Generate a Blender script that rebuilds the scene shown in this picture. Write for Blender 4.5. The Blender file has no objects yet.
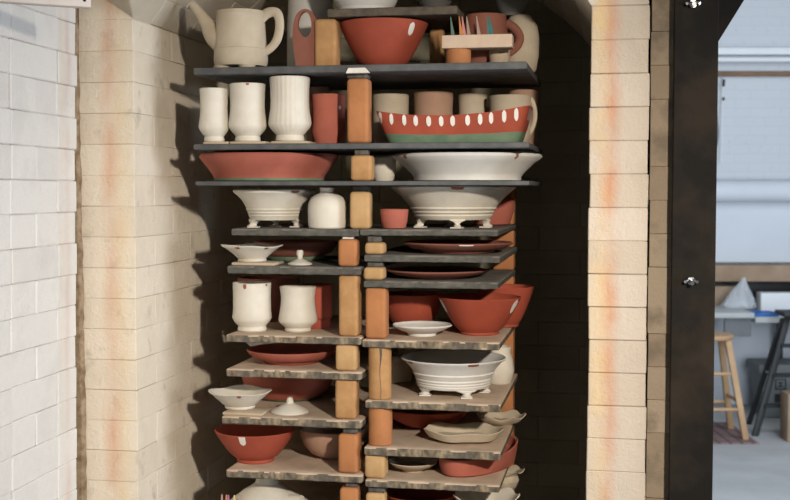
import bpy, bmesh, math, random
from mathutils import Vector, Matrix
random.seed(7)
sc = bpy.context.scene
COL = sc.collection
PI = math.pi
# ------------------------------------------------------------------ camera
F = 1200.0
PHI = math.radians(10.5)
TH = math.atan(60 / F)
CAM = Vector((0, 0, 1.56))
RGT = Vector((math.cos(PHI), math.sin(PHI), 0))
FH = Vector((-math.sin(PHI), math.cos(PHI), 0))
FWD = FH * math.cos(TH) + Vector((0, 0, -math.sin(TH)))
UPV = RGT.cross(FWD)
cam_d = bpy.data.cameras.new('camera'); cam = bpy.data.objects.new('camera', cam_d); COL.objects.link(cam)
cam.location = CAM; cam.rotation_euler = (PI / 2 - TH, 0, PHI)
cam_d.sensor_width = 36; cam_d.lens = 36 * F / 790.0; cam_d.clip_start = 0.05
cam_d.dof.use_dof = True; cam_d.dof.focus_distance = 2.62; cam_d.dof.aperture_fstop = 7.0
sc.camera = cam

def ray(px, py):
    return FWD + RGT * ((px - 395) / F) + UPV * ((250 - py) / F)
def K(px, py, v):            # point of the photo on the plane y = v (kiln axes)
    r = ray(px, py); t = v / r.y
    return CAM + r * t
def dep(px, py, v):
    return v / ray(px, py).y
def B(px, py, D):            # point of the photo at forward distance D (studio)
    r = ray(px, py); t = D / r.dot(FH)
    return CAM + r * t

# ------------------------------------------------------------------ materials
def new_mat(name):
    m = bpy.data.materials.new(name); m.use_nodes = True
    nt = m.node_tree; bs = nt.nodes['Principled BSDF']
    return m, nt, bs
def noise(nt, scale, detail=4, vec=None, rough=0.55):
    n = nt.nodes.new('ShaderNodeTexNoise'); n.inputs['Scale'].default_value = scale
    n.inputs['Detail'].default_value = detail; n.inputs['Roughness'].default_value = rough
    if vec is not None: nt.links.new(vec, n.inputs['Vector'])
    return n
def ramp(nt, src, a, b):
    n = nt.nodes.new('ShaderNodeMapRange'); n.inputs['From Min'].default_value = a; n.inputs['From Max'].default_value = b
    nt.links.new(src, n.inputs['Value']); return n.outputs['Result']
def mix(nt, fac, a, b):
    n = nt.nodes.new('ShaderNodeMix'); n.data_type = 'RGBA'
    if isinstance(fac, float): n.inputs[0].default_value = fac
    else: nt.links.new(fac, n.inputs[0])
    for i, c in ((6, a), (7, b)):
        if isinstance(c, tuple): n.inputs[i].default_value = (*c, 1)
        else: nt.links.new(c, n.inputs[i])
    return n.outputs[2]
def math_n(nt, op, a, b=None):
    n = nt.nodes.new('ShaderNodeMath'); n.operation = op
    for i, x in ((0, a), (1, b)):
        if x is None: continue
        if isinstance(x, (int, float)): n.inputs[i].default_value = x
        else: nt.links.new(x, n.inputs[i])
    return n.outputs[0]
def coords(nt):
    return nt.nodes.new('ShaderNodeTexCoord').outputs['Object']
def bump(nt, bs, src, strength, dist=0.002):
    b = nt.nodes.new('ShaderNodeBump'); b.inputs['Strength'].default_value = strength; b.inputs['Distance'].default_value = dist
    nt.links.new(src, b.inputs['Height']); nt.links.new(b.outputs[0], bs.inputs['Normal'])
def mat(name, c1, c2=None, scale=30, rough=0.85, bmp=0.15, bscale=220, metal=0.0, lo=.35, hi=.65, spec=.3):
    m, nt, bs = new_mat(name)
    bs.inputs['Roughness'].default_value = rough; bs.inputs['Metallic'].default_value = metal
    bs.inputs['Specular IOR Level'].default_value = spec
    co = coords(nt)
    if c2 is None: c2 = tuple(x * .82 for x in c1)
    n = noise(nt, scale, 5, co)
    nt.links.new(mix(nt, ramp(nt, n.outputs['Fac'], lo, hi), c1, c2), bs.inputs['Base Color'])
    if bmp: bump(nt, bs, noise(nt, bscale, 3, co).outputs['Fac'], bmp)
    return m
M = {}
M['white'] = mat('white_glaze', (.68, .635, .55), (.60, .555, .47), 18, .7, .12, 150)
M['bluewhite'] = mat('cool_white_glaze', (.70, .69, .66), (.62, .605, .57), 14, .65, .1, 150)
M['cream'] = mat('cream_clay', (.55, .47, .36), (.45, .38, .28), 16, .85, .12)
M['beige'] = mat('beige_clay', (.50, .40, .29), (.40, .32, .23), 20, .9, .2)
M['pinktan'] = mat('pinkish_clay', (.45, .28, .20), (.38, .23, .16), 16, .85, .12)
M['terra'] = mat('terracotta', (.38, .078, .043), (.31, .062, .034), 14, .72, .12)
M['pinkterra'] = mat('pale_terracotta', (.42, .125, .085), (.34, .10, .07), 14, .8, .12)
M['brownterra'] = mat('brown_terracotta', (.29, .11, .075), (.22, .085, .06), 12, .8, .12)
M['slip'] = mat('white_slip', (.80, .76, .70), (.7, .66, .6), 40, .6, .05)
M['chip'] = mat('bare_clay_chip', (.33, .11, .06), (.26, .08, .05), 60, .9, .1)
M['green'] = mat('green_glaze', (.10, .17, .11), (.16, .22, .14), 25, .75, .1)
M['post'] = mat('tan_kiln_post', (.47, .265, .115), (.37, .195, .08), 26, .85, .25, 120)
M['postlight'] = mat('pale_kiln_post', (.52, .33, .16), (.43, .26, .115), 22, .85, .25, 120)
M['postred'] = mat('orange_kiln_post', (.45, .19, .075), (.36, .15, .06), 18, .85, .25, 120)
M['spacer'] = mat('grey_spacer', (.06, .056, .05), (.12, .11, .095), 60, .9, .3, 120)
M['sic'] = mat('dark_kiln_shelf', (.075, .078, .082), (.12, .12, .12), 25, .75, .2, 180)
M['shelfgrey'] = mat('grey_kiln_shelf', (.070, .068, .060), (.125, .118, .10), 50, .85, .4, 120)
def edge_mat():
    m, nt, bs = new_mat('mottled_kiln_shelf'); bs.inputs['Roughness'].default_value = .95; bs.inputs['Specular IOR Level'].default_value = .15
    co = coords(nt); mp = nt.nodes.new('ShaderNodeMapping'); mp.inputs['Scale'].default_value = (1, 1, .5); nt.links.new(co, mp.inputs[0])
    n1 = noise(nt, 75, 6, mp.outputs[0]); n2 = noise(nt, 22, 3, co)
    c = mix(nt, ramp(nt, n1.outputs['Fac'], .36, .66), (.085, .073, .056), (.34, .27, .185))
    c = mix(nt, math_n(nt, 'MULTIPLY', ramp(nt, n2.outputs['Fac'], .45, .6), .7), c, (.11, .10, .085))
    nt.links.new(c, bs.inputs['Base Color']); bump(nt, bs, n1.outputs['Fac'], .9, .003)
    return m
M['shelfedge'] = edge_mat()
M['wash'] = mat('kiln_wash', (.60, .47, .36), (.47, .36, .26), 18, .95, .4, 60)
M['washgrey'] = mat('grey_kiln_wash', (.20, .18, .155), (.13, .12, .105), 18, .95, .4, 60)
M['shelfbrown'] = mat('brown_kiln_shelf', (.14, .11, .08), (.085, .07, .055), 45, .9, .4, 120)
M['pinkcream'] = mat('pink_cream_clay', (.66, .51, .39), (.58, .44, .33), 25, .9, .2)
M['gasket'] = mat('fibre_gasket', (.17, .11, .06), (.33, .25, .17), 45, 1, 1.0, 60)
M['steel'] = mat('dark_painted_steel', (.010, .0085, .007), (.026, .019, .013), 7, .75, .3, 60, spec=.12, lo=.42, hi=.60)
M['zinc'] = mat('zinc_bolt', (.62, .62, .64), (.5, .5, .52), 30, .3, .05, metal=1.0)
M['bar'] = mat('pale_bar', (.78, .70, .64), (.70, .60, .54), 14, .7, .2)
M['wood'] = mat('pale_wood', (.52, .34, .19), (.42, .26, .14), 6, .6, .1)
M['woodbeam'] = mat('rough_timber', (.40, .29, .20), (.32, .22, .15), 6, .8, .1)
M['railwood'] = mat('brown_rail_wood', (.24, .15, .10), (.18, .11, .07), 6, .8, .1)
M['paintwhite'] = mat('white_paint', (.80, .82, .85), (.74, .77, .80), 3, .6, .05)
M['sheet'] = mat('white_sheet', (.66, .70, .76), (.62, .66, .72), 2, .7, .02)
M['concrete'] = mat('concrete_floor', (.50, .51, .52), (.42, .43, .44), 3, .75, .2, 40)
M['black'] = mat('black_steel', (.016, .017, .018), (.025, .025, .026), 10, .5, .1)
M['binplastic'] = mat('grey_bin_plastic', (.19, .205, .21), (.15, .165, .17), 6, .6, .1)
M['tabletop'] = mat('pale_laminate', (.48, .50, .50), (.42, .44, .44), 5, .5, .05)
M['blue'] = mat('blue_plastic', (.03, .16, .50), (.03, .13, .42), 5, .4, .02)
M['matc'] = mat('red_brown_mat', (.16, .085, .08), (.26, .19, .18), 60, .95, .4, 200)
M['cardboard'] = mat('cardboard', (.34, .25, .17), (.28, .20, .14), 8, .9, .1)
M['greymetal'] = mat('grey_table_metal', (.16, .17, .18), (.13, .14, .15), 8, .6, .05)
M['greyglaze'] = mat('dark_grey_glaze', (.10, .10, .095), (.15, .145, .135), 14, .8, .1)
for n_, c_ in (('cgreen', (.13, .20, .15)), ('cpink', (.62, .25, .22)), ('corange', (.60, .25, .08)), ('cwhite', (.42, .30, .24)), ('cteal', (.06, .19, .19)), ('cviolet', (.4, .16, .36)), ('cyellow', (.7, .55, .2))):
    M[n_] = mat('cone_' + n_[1:], c_, None, 40, .8, 0)
def plastic():
    m, nt, bs = new_mat('clear_plastic_film')
    bs.inputs['Base Color'].default_value = (.72, .76, .80, 1); bs.inputs['Roughness'].default_value = .25
    bs.inputs['Alpha'].default_value = .55
    bump(nt, bs, noise(nt, 35, 5, coords(nt)).outputs['Fac'], .9, .02)
    return m
M['film'] = plastic()
def brick_mat(name, c1, c2, stain=None, axis=0, centre=0, width=.02, dirt=None, smudge=None):
    """refractory brick: a tone per brick, pores, worn edges, and rust coloured stain streaks"""
    m, nt, bs = new_mat(name)
    bs.inputs['Roughness'].default_value = .95; bs.inputs['Specular IOR Level'].default_value = .15
    co = coords(nt)
    at = nt.nodes.new('ShaderNodeAttribute'); at.attribute_name = 'tone'
    col = mix(nt, at.outputs['Fac'], c1, c2)
    n2 = noise(nt, 9, 6, co)
    col = mix(nt, math_n(nt, 'MULTIPLY', ramp(nt, n2.outputs['Fac'], .5, .75), .35), col, tuple(x * .72 for x in c2))
    if dirt:
        nd = noise(nt, 14, 4, co)
        col = mix(nt, math_n(nt, 'MULTIPLY', ramp(nt, nd.outputs['Fac'], .48, .66), .75), col, dirt)
    if smudge:
        nd = noise(nt, 17, 3, co)
        col = mix(nt, math_n(nt, 'MULTIPLY', ramp(nt, nd.outputs['Fac'], .60, .74), .55), col, smudge)
    if stain:
        sep = nt.nodes.new('ShaderNodeSeparateXYZ'); nt.links.new(co, sep.inputs[0])
        for k, (cc, dx, w, am) in enumerate(stain):
            wob = math_n(nt, 'MULTIPLY', math_n(nt, 'SUBTRACT', noise(nt, 7 + k, 3, co).outputs['Fac'], .5), .03)
            d = math_n(nt, 'ABSOLUTE', math_n(nt, 'SUBTRACT', math_n(nt, 'ADD', sep.outputs[axis], wob), centre + dx))
            band = math_n(nt, 'SUBTRACT', 1.0, ramp(nt, d, 0.0, w))
            st = math_n(nt, 'MULTIPLY', band, ramp(nt, noise(nt, 6.5 + 2 * k, 3, co).outputs['Fac'], .30, .66))
            col = mix(nt, math_n(nt, 'MULTIPLY', st, am), col, cc)
    nt.links.new(col, bs.inputs['Base Color'])
    nb = noise(nt, 150, 6, co, .7); nb2 = noise(nt, 34, 4, co)
    bump(nt, bs, math_n(nt, 'ADD', nb.outputs['Fac'], nb2.outputs['Fac']), .6, .004)
    return m

# ------------------------------------------------------------------ mesh helpers
def obj(name, bm, m, parent=None, loc=(0, 0, 0), rot=(0, 0, 0), smooth=True, angle=35):
    bmesh.ops.recalc_face_normals(bm, faces=bm.faces)
    me = bpy.data.meshes.new(name); bm.to_mesh(me); bm.free()
    for x in (m if isinstance(m, (list, tuple)) else [m]): me.materials.append(M[x] if isinstance(x, str) else x)
    if smooth:
        for p in me.polygons: p.use_smooth = True
        me.set_sharp_from_angle(angle=math.radians(angle))
    o = bpy.data.objects.new(name, me); COL.objects.link(o)
    o.location = loc; o.rotation_euler = rot
    if parent is not None: o.parent = parent
    return o
def tag(o, label, cat, group=None):
    o['label'] = label; o['category'] = cat
    if group: o['group'] = group
    return o
def thing(name, label, cat, loc, rz=0, group=None):
    o = bpy.data.objects.new(name, None); COL.objects.link(o); o.empty_display_size = .05
    o.location = loc; o.rotation_euler = (0, 0, rz)
    return tag(o, label, cat, group)
def struct(o):
    o['kind'] = 'structure'; return o
HEX = [(0, 3, 2, 1), (4, 5, 6, 7), (0, 1, 5, 4), (1, 2, 6, 5), (2, 3, 7, 6), (3, 0, 4, 7)]
def hexa(bm, pts, mi=0, bev=0.0, seg=1):
    vs = [bm.verts.new(p) for p in pts]
    fs = [bm.faces.new([vs[i] for i in q]) for q in HEX]
    for f in fs: f.material_index = mi
    if bev:
        es = list({e for f in fs for e in f.edges})
        r = bmesh.ops.bevel(bm, geom=es, offset=bev, segments=seg, affect='EDGES', profile=.5)
        vs = list({v for f in r['faces'] for v in f.verts} | {v for v in vs if v.is_valid})
        for f in r['faces']: f.material_index = mi
    return vs
def box(bm, x0, x1, y0, y1, z0, z1, mi=0, bev=0.0, seg=1):
    return hexa(bm, [(x0, y0, z0), (x1, y0, z0), (x1, y1, z0), (x0, y1, z0), (x0, y0, z1), (x1, y0, z1), (x1, y1, z1), (x0, y1, z1)], mi, bev, seg)
def tube(bm, pts, rad, seg=10, mi=0, flat=1.0, cap=True):
    """round bar along pts; rad number or list; flat squashes it across its second axis"""
    pts = [Vector(p) for p in pts]; n = len(pts)
    rads = list(rad) if isinstance(rad, (list, tuple)) else [rad] * n
    if n > 2:                                  # rounded path through the given points
        P2, R2 = [], []
        for i in range(n - 1):
            a, b, c, d = pts[max(i - 1, 0)], pts[i], pts[i + 1], pts[min(i + 2, n - 1)]
            for k in range(5):
                t = k / 5
                P2.append(.5 * (2 * b + (c - a) * t + (2 * a - 5 * b + 4 * c - d) * t * t + (3 * b - a - 3 * c + d) * t ** 3)); R2.append(rads[i] + (rads[i + 1] - rads[i]) * t)
        pts = P2 + [pts[-1]]; rads = R2 + [rads[-1]]; n = len(pts)
    rings = []; prev = None
    for i, p in enumerate(pts):
        d = (pts[min(i + 1, n - 1)] - pts[max(i - 1, 0)]).normalized()
        if prev is None:
            a = Vector((0, 0, 1)) if abs(d.z) < .9 else Vector((0, 1, 0))
            s = d.cross(a).normalized()
        else: s = (prev - d * prev.dot(d)).normalized()
        prev = s; t = d.cross(s)
        rings.append([bm.verts.new(p + s * (rads[i] * math.cos(2 * PI * k / seg)) + t * (rads[i] * flat * math.sin(2 * PI * k / seg))) for k in range(seg)])
    for a, b in zip(rings, rings[1:]):
        for k in range(seg):
            f = bm.faces.new((a[k], a[(k + 1) % seg], b[(k + 1) % seg], b[k])); f.material_index = mi
    if cap:
        for r in (rings[0], rings[-1]): bm.faces.new(r).material_index = mi
def lathe(bm, prof, seg=56, mi=0, mat_fn=None, xf=None):
    """prof [(r,z)...] from the axis back to the axis"""
    rings = []
    def P(x, y, z): return xf(x, y, z) if xf else (x, y, z)
    for r, z in prof:
        if r < 1e-6: rings.append([bm.verts.new(P(0, 0, z))])
        else: rings.append([bm.verts.new(P(r * math.cos(2 * PI * k / seg), r * math.sin(2 * PI * k / seg), z)) for k in range(seg)])
    for i, (a, b) in enumerate(zip(rings, rings[1:])):
        for k in range(seg):
            k2 = (k + 1) % seg
            if len(a) == 1 and len(b) == 1: continue
            if len(a) == 1: f = bm.faces.new((a[0], b[k2], b[k]))
            elif len(b) == 1: f = bm.faces.new((a[k], a[k2], b[0]))
            else: f = bm.faces.new((a[k], a[k2], b[k2], b[k]))
            f.material_index = mat_fn(i) if mat_fn else mi
def vessel(outer, t, floor):
    """closed profile of a hollow pot from its outer (r,z) line, wall t and inside floor height"""
    R, H = outer[-1]; floor = min(floor, H * .5)
    inner = [(max(r - t, .002), z) for r, z in reversed(outer) if z > floor + t * .5]
    return [(0, 0)] + list(outer) + [(R - t * .35, H + t * .35)] + [(inner[0][0], H)] + inner[1:] + [(max(inner[-1][0] * .75, .001), floor), (0, floor)]
def bowl_line(R, h, rf, fh, p, n=10, lip=0.0):
    pts = [(rf * .97, 0), (rf, fh * .25), (rf * .985, fh)]
    for i in range(1, n + 1):
        s = i / n; pts.append((rf + (R - rf) * s ** p, fh + (h - fh) * s))
    if lip: pts[-2:] = [(pts[-2][0], pts[-2][1] - lip * .5), (R, h - lip), (R, h)]
    return pts
def r_at(outer, z):
    for (r0, z0), (r1, z1) in zip(outer, outer[1:]):
        if z0 <= z <= z1 and z1 > z0: return r0 + (r1 - r0) * (z - z0) / (z1 - z0)
    return outer[-1][0]
def mark(bm, outer, a, da, z0, z1, mi, xf=None, off=.0008, over=0):
    """a rounded brush mark or bare spot lying on the outside of a pot"""
    zc = (z0 + z1) / 2; hz = (z1 - z0) / 2
    def pt(fa, fz):
        z = zc + fz * hz; r = r_at(outer, min(z, outer[-1][1])) + off
        x, y = r * math.cos(a + fa * da), r * math.sin(a + fa * da)
        return xf(x, y, z) if xf else (x, y, z)
    rows = 8; cols = 4; g = []
    for i in range(rows + 1):
        fz = -1 + 2 * i / rows; w = (1 - abs(fz) ** 3) ** .5 if not (over and fz > 0) else 1
        w = max(w, .12)
        g.append([bm.verts.new(pt(w * (-1 + 2 * k / cols), fz)) for k in range(cols + 1)])
    for A, Bq in zip(g, g[1:]):
        for k in range(cols):
            f = bm.faces.new((A[k], A[k + 1], Bq[k + 1], Bq[k])); f.material_index = mi
FACE = math.radians(-79)   # direction of the camera seen from a pot

# ------------------------------------------------------------------ kiln brickwork
def tone_obj(name, bm, m, **kw):
    return obj(name, bm, m, smooth=False, **kw)
def brick(bm, L, pts, bev=.0025):
    t = random.random(); J = .0005
    pts = [(x + random.uniform(-J, J), y + random.uniform(-J, J), z + random.uniform(-J, J)) for x, y, z in pts]
    for v in hexa(bm, pts, 0, bev): v[L] = t
def bbox(bm, L, x0, x1, y0, y1, z0, z1, bev=.0025):
    brick(bm, L, [(x0, y0, z0), (x1, y0, z0), (x1, y1, z0), (x0, y1, z0), (x0, y0, z1), (x1, y0, z1), (x1, y1, z1), (x0, y1, z1)], bev)
KS = 1.062; CH = .0634 * KS; ZJ = 1.56 + .030 * KS; G = .0002
UL, UR, VF, VB = -.972 * KS, -.053 * KS, 2.32 * KS, 3.40
UO = UL - .1185 * KS       # outer edge of the left front end
BV = .0008; JT = .0006
ZS = ZJ + 5 * CH          # spring line of the arch
def zc(i): return ZJ + i * CH
ORG = (.62, .25, .10); YEL = (.72, .50, .22); RST = (.55, .22, .11)
IFB1, IFB2 = (.80, .71, .58), (.75, .655, .525)
M['ifb_left'] = brick_mat('cream_firebrick', IFB1, IFB2, [(ORG, .012, .028, .62), (YEL, .035, .024, .40)], 0, -1.035 * KS, dirt=None, smudge=(.42, .36, .29))
M['ifb_right'] = brick_mat('stained_firebrick', (.60, .525, .44), (.545, .465, .375), [(RST, 0, .024, .85), (YEL, -.022, .03, .7)], 0, -.014 * KS)
M['ifb_dirty'] = brick_mat('sooty_firebrick', (.34, .275, .20), (.27, .21, .15), dirt=(.15, .12, .09))
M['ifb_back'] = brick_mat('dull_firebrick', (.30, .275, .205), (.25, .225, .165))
M['ifb_door'] = brick_mat('white_firebrick', (.76, .74, .71), (.70, .68, .65), [(RST, 0, .02, .35), (YEL, -.025, .02, .25)], 1, -.045)
def new_tone():
    bm = bmesh.new(); return bm, bm.verts.layers.float.new('tone')
def core(bm, L, *a):
    for v in box(bm, *a): v[L] = .5
# left wall with its front end
bm, L = new_tone()
for i in range(-17, 5):
    z0, z1 = zc(i) + G, zc(i + 1) - G
    y = VF + random.uniform(-.0015, .0015); first = True
    ln = .114 if i % 2 else .229
    while y < VB + .1:
        j = random.uniform(-JT, JT)
        bbox(bm, L, UO, UL + j, y + (0 if first else G), min(y + ln, VB + .114) - G, z0, z1, BV)
        y += ln; ln = .229; first = False
for i in range(5, 11):      # front face beside the arch
    bbox(bm, L, UO, UL - .004 * (i - 5), VF + .001, VF + .1, zc(i) + G, zc(i + 1) - G, BV)
core(bm, L, UO - .06, UL - .004, VF + .01, VB + .11, .4, 2.6)
struct(tone_obj('wall_left', bm, 'ifb_left'))
# right wall: only its front end shows
bm, L = new_tone()
for i in range(-22, 11):
    z0, z1 = zc(i) + G, zc(i + 1) - G
    j = random.uniform(-.002, .0015)
    bbox(bm, L, UR + j, (.0565 * KS) + random.uniform(-.002, .0015), VF + random.uniform(-.001, .001), VF + .229, z0, z1, .0018)
    for k in range(3):
        bbox(bm, L, UR + j, .056 * KS, VF + .229 * (k + 1) + G, VF + .229 * (k + 2) - G, z0, z1, .003)
core(bm, L, UR + .006, .0545 * KS, VF + .01, VB + .1, .2, 2.6)
struct(tone_obj('wall_right', bm, 'ifb_right'))
bm, L = new_tone()
i = -22
while i < 11:
    n = 1 if i % 5 else 2
    bbox(bm, L, (.0595 * KS) + random.uniform(-.001, .001), .118 * KS, VF + .004 + random.uniform(-.002, .002), VF + 1.05, zc(i) + .015 + G, zc(i + n) + .015 - G, BV)
    i += n
struct(tone_obj('wall_right_outer', bm, 'ifb_dirty'))
# back wall
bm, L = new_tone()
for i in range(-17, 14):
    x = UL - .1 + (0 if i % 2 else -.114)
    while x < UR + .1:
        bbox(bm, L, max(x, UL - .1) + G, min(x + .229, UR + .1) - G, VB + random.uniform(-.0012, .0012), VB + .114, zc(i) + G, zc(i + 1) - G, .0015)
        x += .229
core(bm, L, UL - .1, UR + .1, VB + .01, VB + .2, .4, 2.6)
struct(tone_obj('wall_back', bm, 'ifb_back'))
# arched ceiling
bm, L = new_tone()
RISE = .25; HW = (UR - UL) / 2; UC = (UL + UR) / 2
RA = (HW * HW + RISE * RISE) / (2 * RISE); ZA = ZS + RISE - RA
A0 = math.asin(HW / RA); NA = 17
for k in range(NA):
    a0 = -A0 + 2 * A0 * k / NA; a1 = -A0 + 2 * A0 * (k + 1) / NA
    y = 2.195 * KS; ln = .114 if k % 2 else .229; first = True
    while y < VB:
        e = min(y + ln, VB - .001)
        j = random.uniform(-.001, .001); pts = []
        for yy, aa, rr in ((y + G, a0, RA + j), (y + G, a1, RA + j), (e - G, a1, RA + j), (e - G, a0, RA + j), (y + G, a0, RA + .11), (y + G, a1, RA + .11), (e - G, a1, RA + .11), (e - G, a0, RA + .11)):
            if first and yy < 2.21 * KS and ((k == 0 and aa == a0) or (k == NA - 1 and aa == a1)): yy = VF
            pts.append((UC + rr * math.sin(aa), yy, ZA + rr * math.cos(aa) + .001))
        brick(bm, L, pts, .002)
        y = e; ln = .229; first = False
        if e >= VB - .002: break
M['ifb_arch'] = brick_mat('pale_firebrick', (.66, .58, .47), (.60, .52, .41))
struct(tone_obj('ceiling', bm, 'ifb_arch'))
# kiln floor
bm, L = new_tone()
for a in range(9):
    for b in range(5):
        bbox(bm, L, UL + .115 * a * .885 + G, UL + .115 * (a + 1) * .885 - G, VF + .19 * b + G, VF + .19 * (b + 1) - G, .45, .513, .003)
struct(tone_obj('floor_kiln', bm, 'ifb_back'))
# open door, brick lined, standing square to the front
bm, L = new_tone()
for i in range(-20, 12):
    z0, z1 = zc(i) - .012 + G, zc(i + 1) - .012 - G
    y = 0
    lens = [.092, .205, .229, .229] if i % 2 else [.092, .10, .105, .229, .229]
    for ln in lens:
        bbox(bm, L, -.114, random.uniform(-.003, .003), y - ln + .0004, y - (.0 if y > -.01 else .0004), z0, z1, .0022)
        y -= ln
    if True: pass
core(bm, L, -.16, -.006, -.9, -.004, .1, 2.3)
struct(tone_obj('door_1', bm, 'ifb_door', loc=(-1.083 * KS - .0185, 2.287 * KS, 0), rot=(0, math.radians(.65), math.radians(1.2))))
bm = bmesh.new()
n = 90
pr = None
for k in range(n + 1):
    z = .5 + 1.8 * k / n
    w = .010 + random.uniform(-.004, .004); d = random.uniform(-.005, .004)
    wx = max(0, 1.95 - z) * .007
    ring = [bm.verts.new((-1.115 * KS, 2.298 * KS, z)), bm.verts.new((UO - .008 + w * .5 + wx, 2.303 * KS + d * .6, z)), bm.verts.new((UO - .004 + w * .5 + wx, VF - .002, z)), bm.verts.new((-1.115 * KS, VF + .002, z))]
    if pr:
        for q in range(4): bm.faces.new((pr[q], pr[(q + 1) % 4], ring[(q + 1) % 4], ring[q]))
    else: bm.faces.new(ring)
    pr = ring
bm.faces.new(pr)
struct(obj('trim_1', bm, 'gasket', smooth=False))
# pale square bar fixed across the top of the door
bm = bmesh.new()
p0 = B(-75, 1.5, 1.90 * KS) ; p1 = B(91.5, 7.5, 2.012 * KS)
d = (p1 - p0); d.z = 0; ln = d.length; ang = math.atan2(d.y, d.x)
box(bm, 0, ln, 0, .024, 0, .024, 0, .003, 2)
for sx in (.012,):
    tube(bm, [(ln - sx, -.0008, .012), (ln - sx, .001, .012)], .0028, 10, 1)
    tube(bm, [(ln - .045, -.0008, .014), (ln - .045, .001, .014)], .0022, 10, 1)
tag(obj('crossbar', bm, ['bar', 'steel'], loc=(p0.x, p0.y, p1.z), rot=(0, 0, ang)), 'pale square bar across the top of the white brick kiln door', 'bar')

# steel column beside the opening
uA = K(672.5, 200, 2.29 * KS).x; uB = K(716.5, 200, 2.29 * KS).x
st = thing('steel_column', 'dark steel upright of the kiln frame beside the right brick jamb', 'steel column', ((uA + uB) / 2, 2.33 * KS, 0))
hw = (uB - uA) / 2
bm = bmesh.new(); box(bm, -hw, hw, -.04, -.032, 0, 2.6, 0, .0015)
box(bm, -hw, -hw + .008, -.032, .06, 0, 2.6, 0, .0015); box(bm, hw - .008, hw, -.032, .06, 0, 2.6, 0, .0015)
obj('channel', bm, 'steel', st)
for px, py in ((691, 281), (693, 4)):
    p = K(px, py, 2.29 * KS)
    bm = bmesh.new(); x, z = p.x - st.location.x, p.z
    tube(bm, [(x, -.040, z), (x, -.047, z)], .0085, 6)
    tube(bm, [(x, -.047, z), (x + .001, -.064, z - .003)], .0042, 10)
    for s in (-1, 1): tube(bm, [(x, -.044, z), (x + s * .007, -.050, z + .001), (x + s * .012, -.056, z - .001)], [.004, .004, .003], 8)
    obj('bolt', bm, 'zinc', st)
bm = bmesh.new()
g0 = K(711, 60, 2.52); g1 = K(748, -4, 2.52)
pts = []
for y in (2.51, 2.58):
    a = K(700, 64, 2.52); b = K(715.5, 46, 2.52); c = K(746, -3, 2.52); c2 = c + (c - b) * 1.2; a2 = Vector((a.x, 0, c2.z))
    pts.append([(a.x, y, a.z), (b.x, y, b.z), (c2.x, y, c2.z), (a2.x, y, a2.z)])
hexa(bm, pts[0] + pts[1], 0, .002)
tag(obj('steel_brace', bm, 'steel'), 'dark slanted steel plate behind the top of the kiln column', 'steel brace')

# ------------------------------------------------------------------ shelves
class S: pass
SH = {}
def shelf(key, pl, pr, pyt, pyb, front, depth, style, label, group, over=0.0, rz=0.0):
    pm = (pl + pr) / 2
    a = K(pl, pyt, front); b = K(pr, pyt, front); c = K(pm, pyt, front); d_ = K(pm, pyb, front)
    s = S(); s.z = c.z; s.zb = d_.z; s.f = front; s.d = depth; s.u0 = a.x; s.u1 = b.x
    bm = bmesh.new(); w = b.x - a.x; h = s.z - s.zb
    box(bm, -w / 2, w / 2, 0, depth, 0, h, 0, min(.0035, h * .3), 2)
    if style != 'sic':
        bmesh.ops.subdivide_edges(bm, edges=[e for e in bm.edges if e.calc_length() > .1], cuts=24, use_grid_fill=True)
        for v in bm.verts:
            if abs(v.co.x) > w / 2 - .008: continue
            if v.co.y < .02: v.co.y += random.uniform(-.0014, .0014)
            if v.co.y < .004 and v.co.z < h * .9: v.co.z += random.uniform(-.0008, .0006)
    for f in bm.faces:
        f.normal_update()
        if f.normal.z > .3: f.material_index = 1
    ms = {'sic': ['sic', 'sic'], 'grey': ['shelfgrey', 'washgrey'], 'wash': ['shelfedge', 'wash'], 'brown': ['shelfbrown', 'shelfbrown']}[style]
    o = tag(obj('kiln_shelf', bm, ms, loc=((a.x + b.x) / 2, front, s.zb)), label, 'kiln shelf', group)
    s.o = o; SH[key] = s
GW, GL, GR = 'wide dark kiln shelves', 'kiln shelves of the left stack', 'kiln shelves of the right stack'
shelf('S0', 327, 457, 7, 15.5, 2.57, .30, 'brown', 'short grey kiln shelf at the very top above the red bowl', 'short kiln shelf')
shelf('A', 193, 527, 64.5, 72, 2.52, .457, 'sic', 'wide dark shelf carrying the spouted teapot', GW)
shelf('B', 193, 529, 143, 149, 2.52, .457, 'sic', 'wide dark shelf carrying the three tall white cups', GW)
shelf('C', 195, 529, 181, 185.5, 2.52, .457, 'sic', 'thin wide dark shelf under the big terracotta dish and white platter', GW)
shelf('DL', 231, 358.5, 229, 236, 2.57, .457, 'grey', 'grey shelf under the white bottle vase', GL)
shelf('DR', 359.5, 498, 229.5, 236, 2.57, .457, 'grey', 'grey shelf under the large white footed bowl and little red cup', GR)
shelf('EL', 227, 360, 266.5, 274.5, 2.57, .457, 'grey', 'shelf under the small white flared bowl and white lid with knob', GL)
shelf('ER', 364, 500, 255.5, 262.5, 2.57, .457, 'grey', 'grey shelf under the upper brown platter', GR)
shelf('FR', 363.5, 498, 281.5, 288.5, 2.57, .457, 'grey', 'grey shelf under the lower brown platter', GR)
shelf('GL', 226, 361, 336, 343.5, 2.57, .457, 'wash', 'crusty edged shelf under the pair of white cups', GL)
shelf('GR', 362, 499.5, 341, 349, 2.57, .457, 'wash', 'crusty edged shelf under the little white dish and red bowls', GR)
shelf('HL', 226, 361, 370.5, 378.5, 2.57, .457, 'wash', 'crusty edged shelf just under the shallow pink bowl in the left stack', GL)
shelf('HR', 365, 500.5, 402.5, 410.5, 2.57, .457, 'wash', 'crusty edged shelf under the white ridged bowl on clawed feet', GR)
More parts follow.
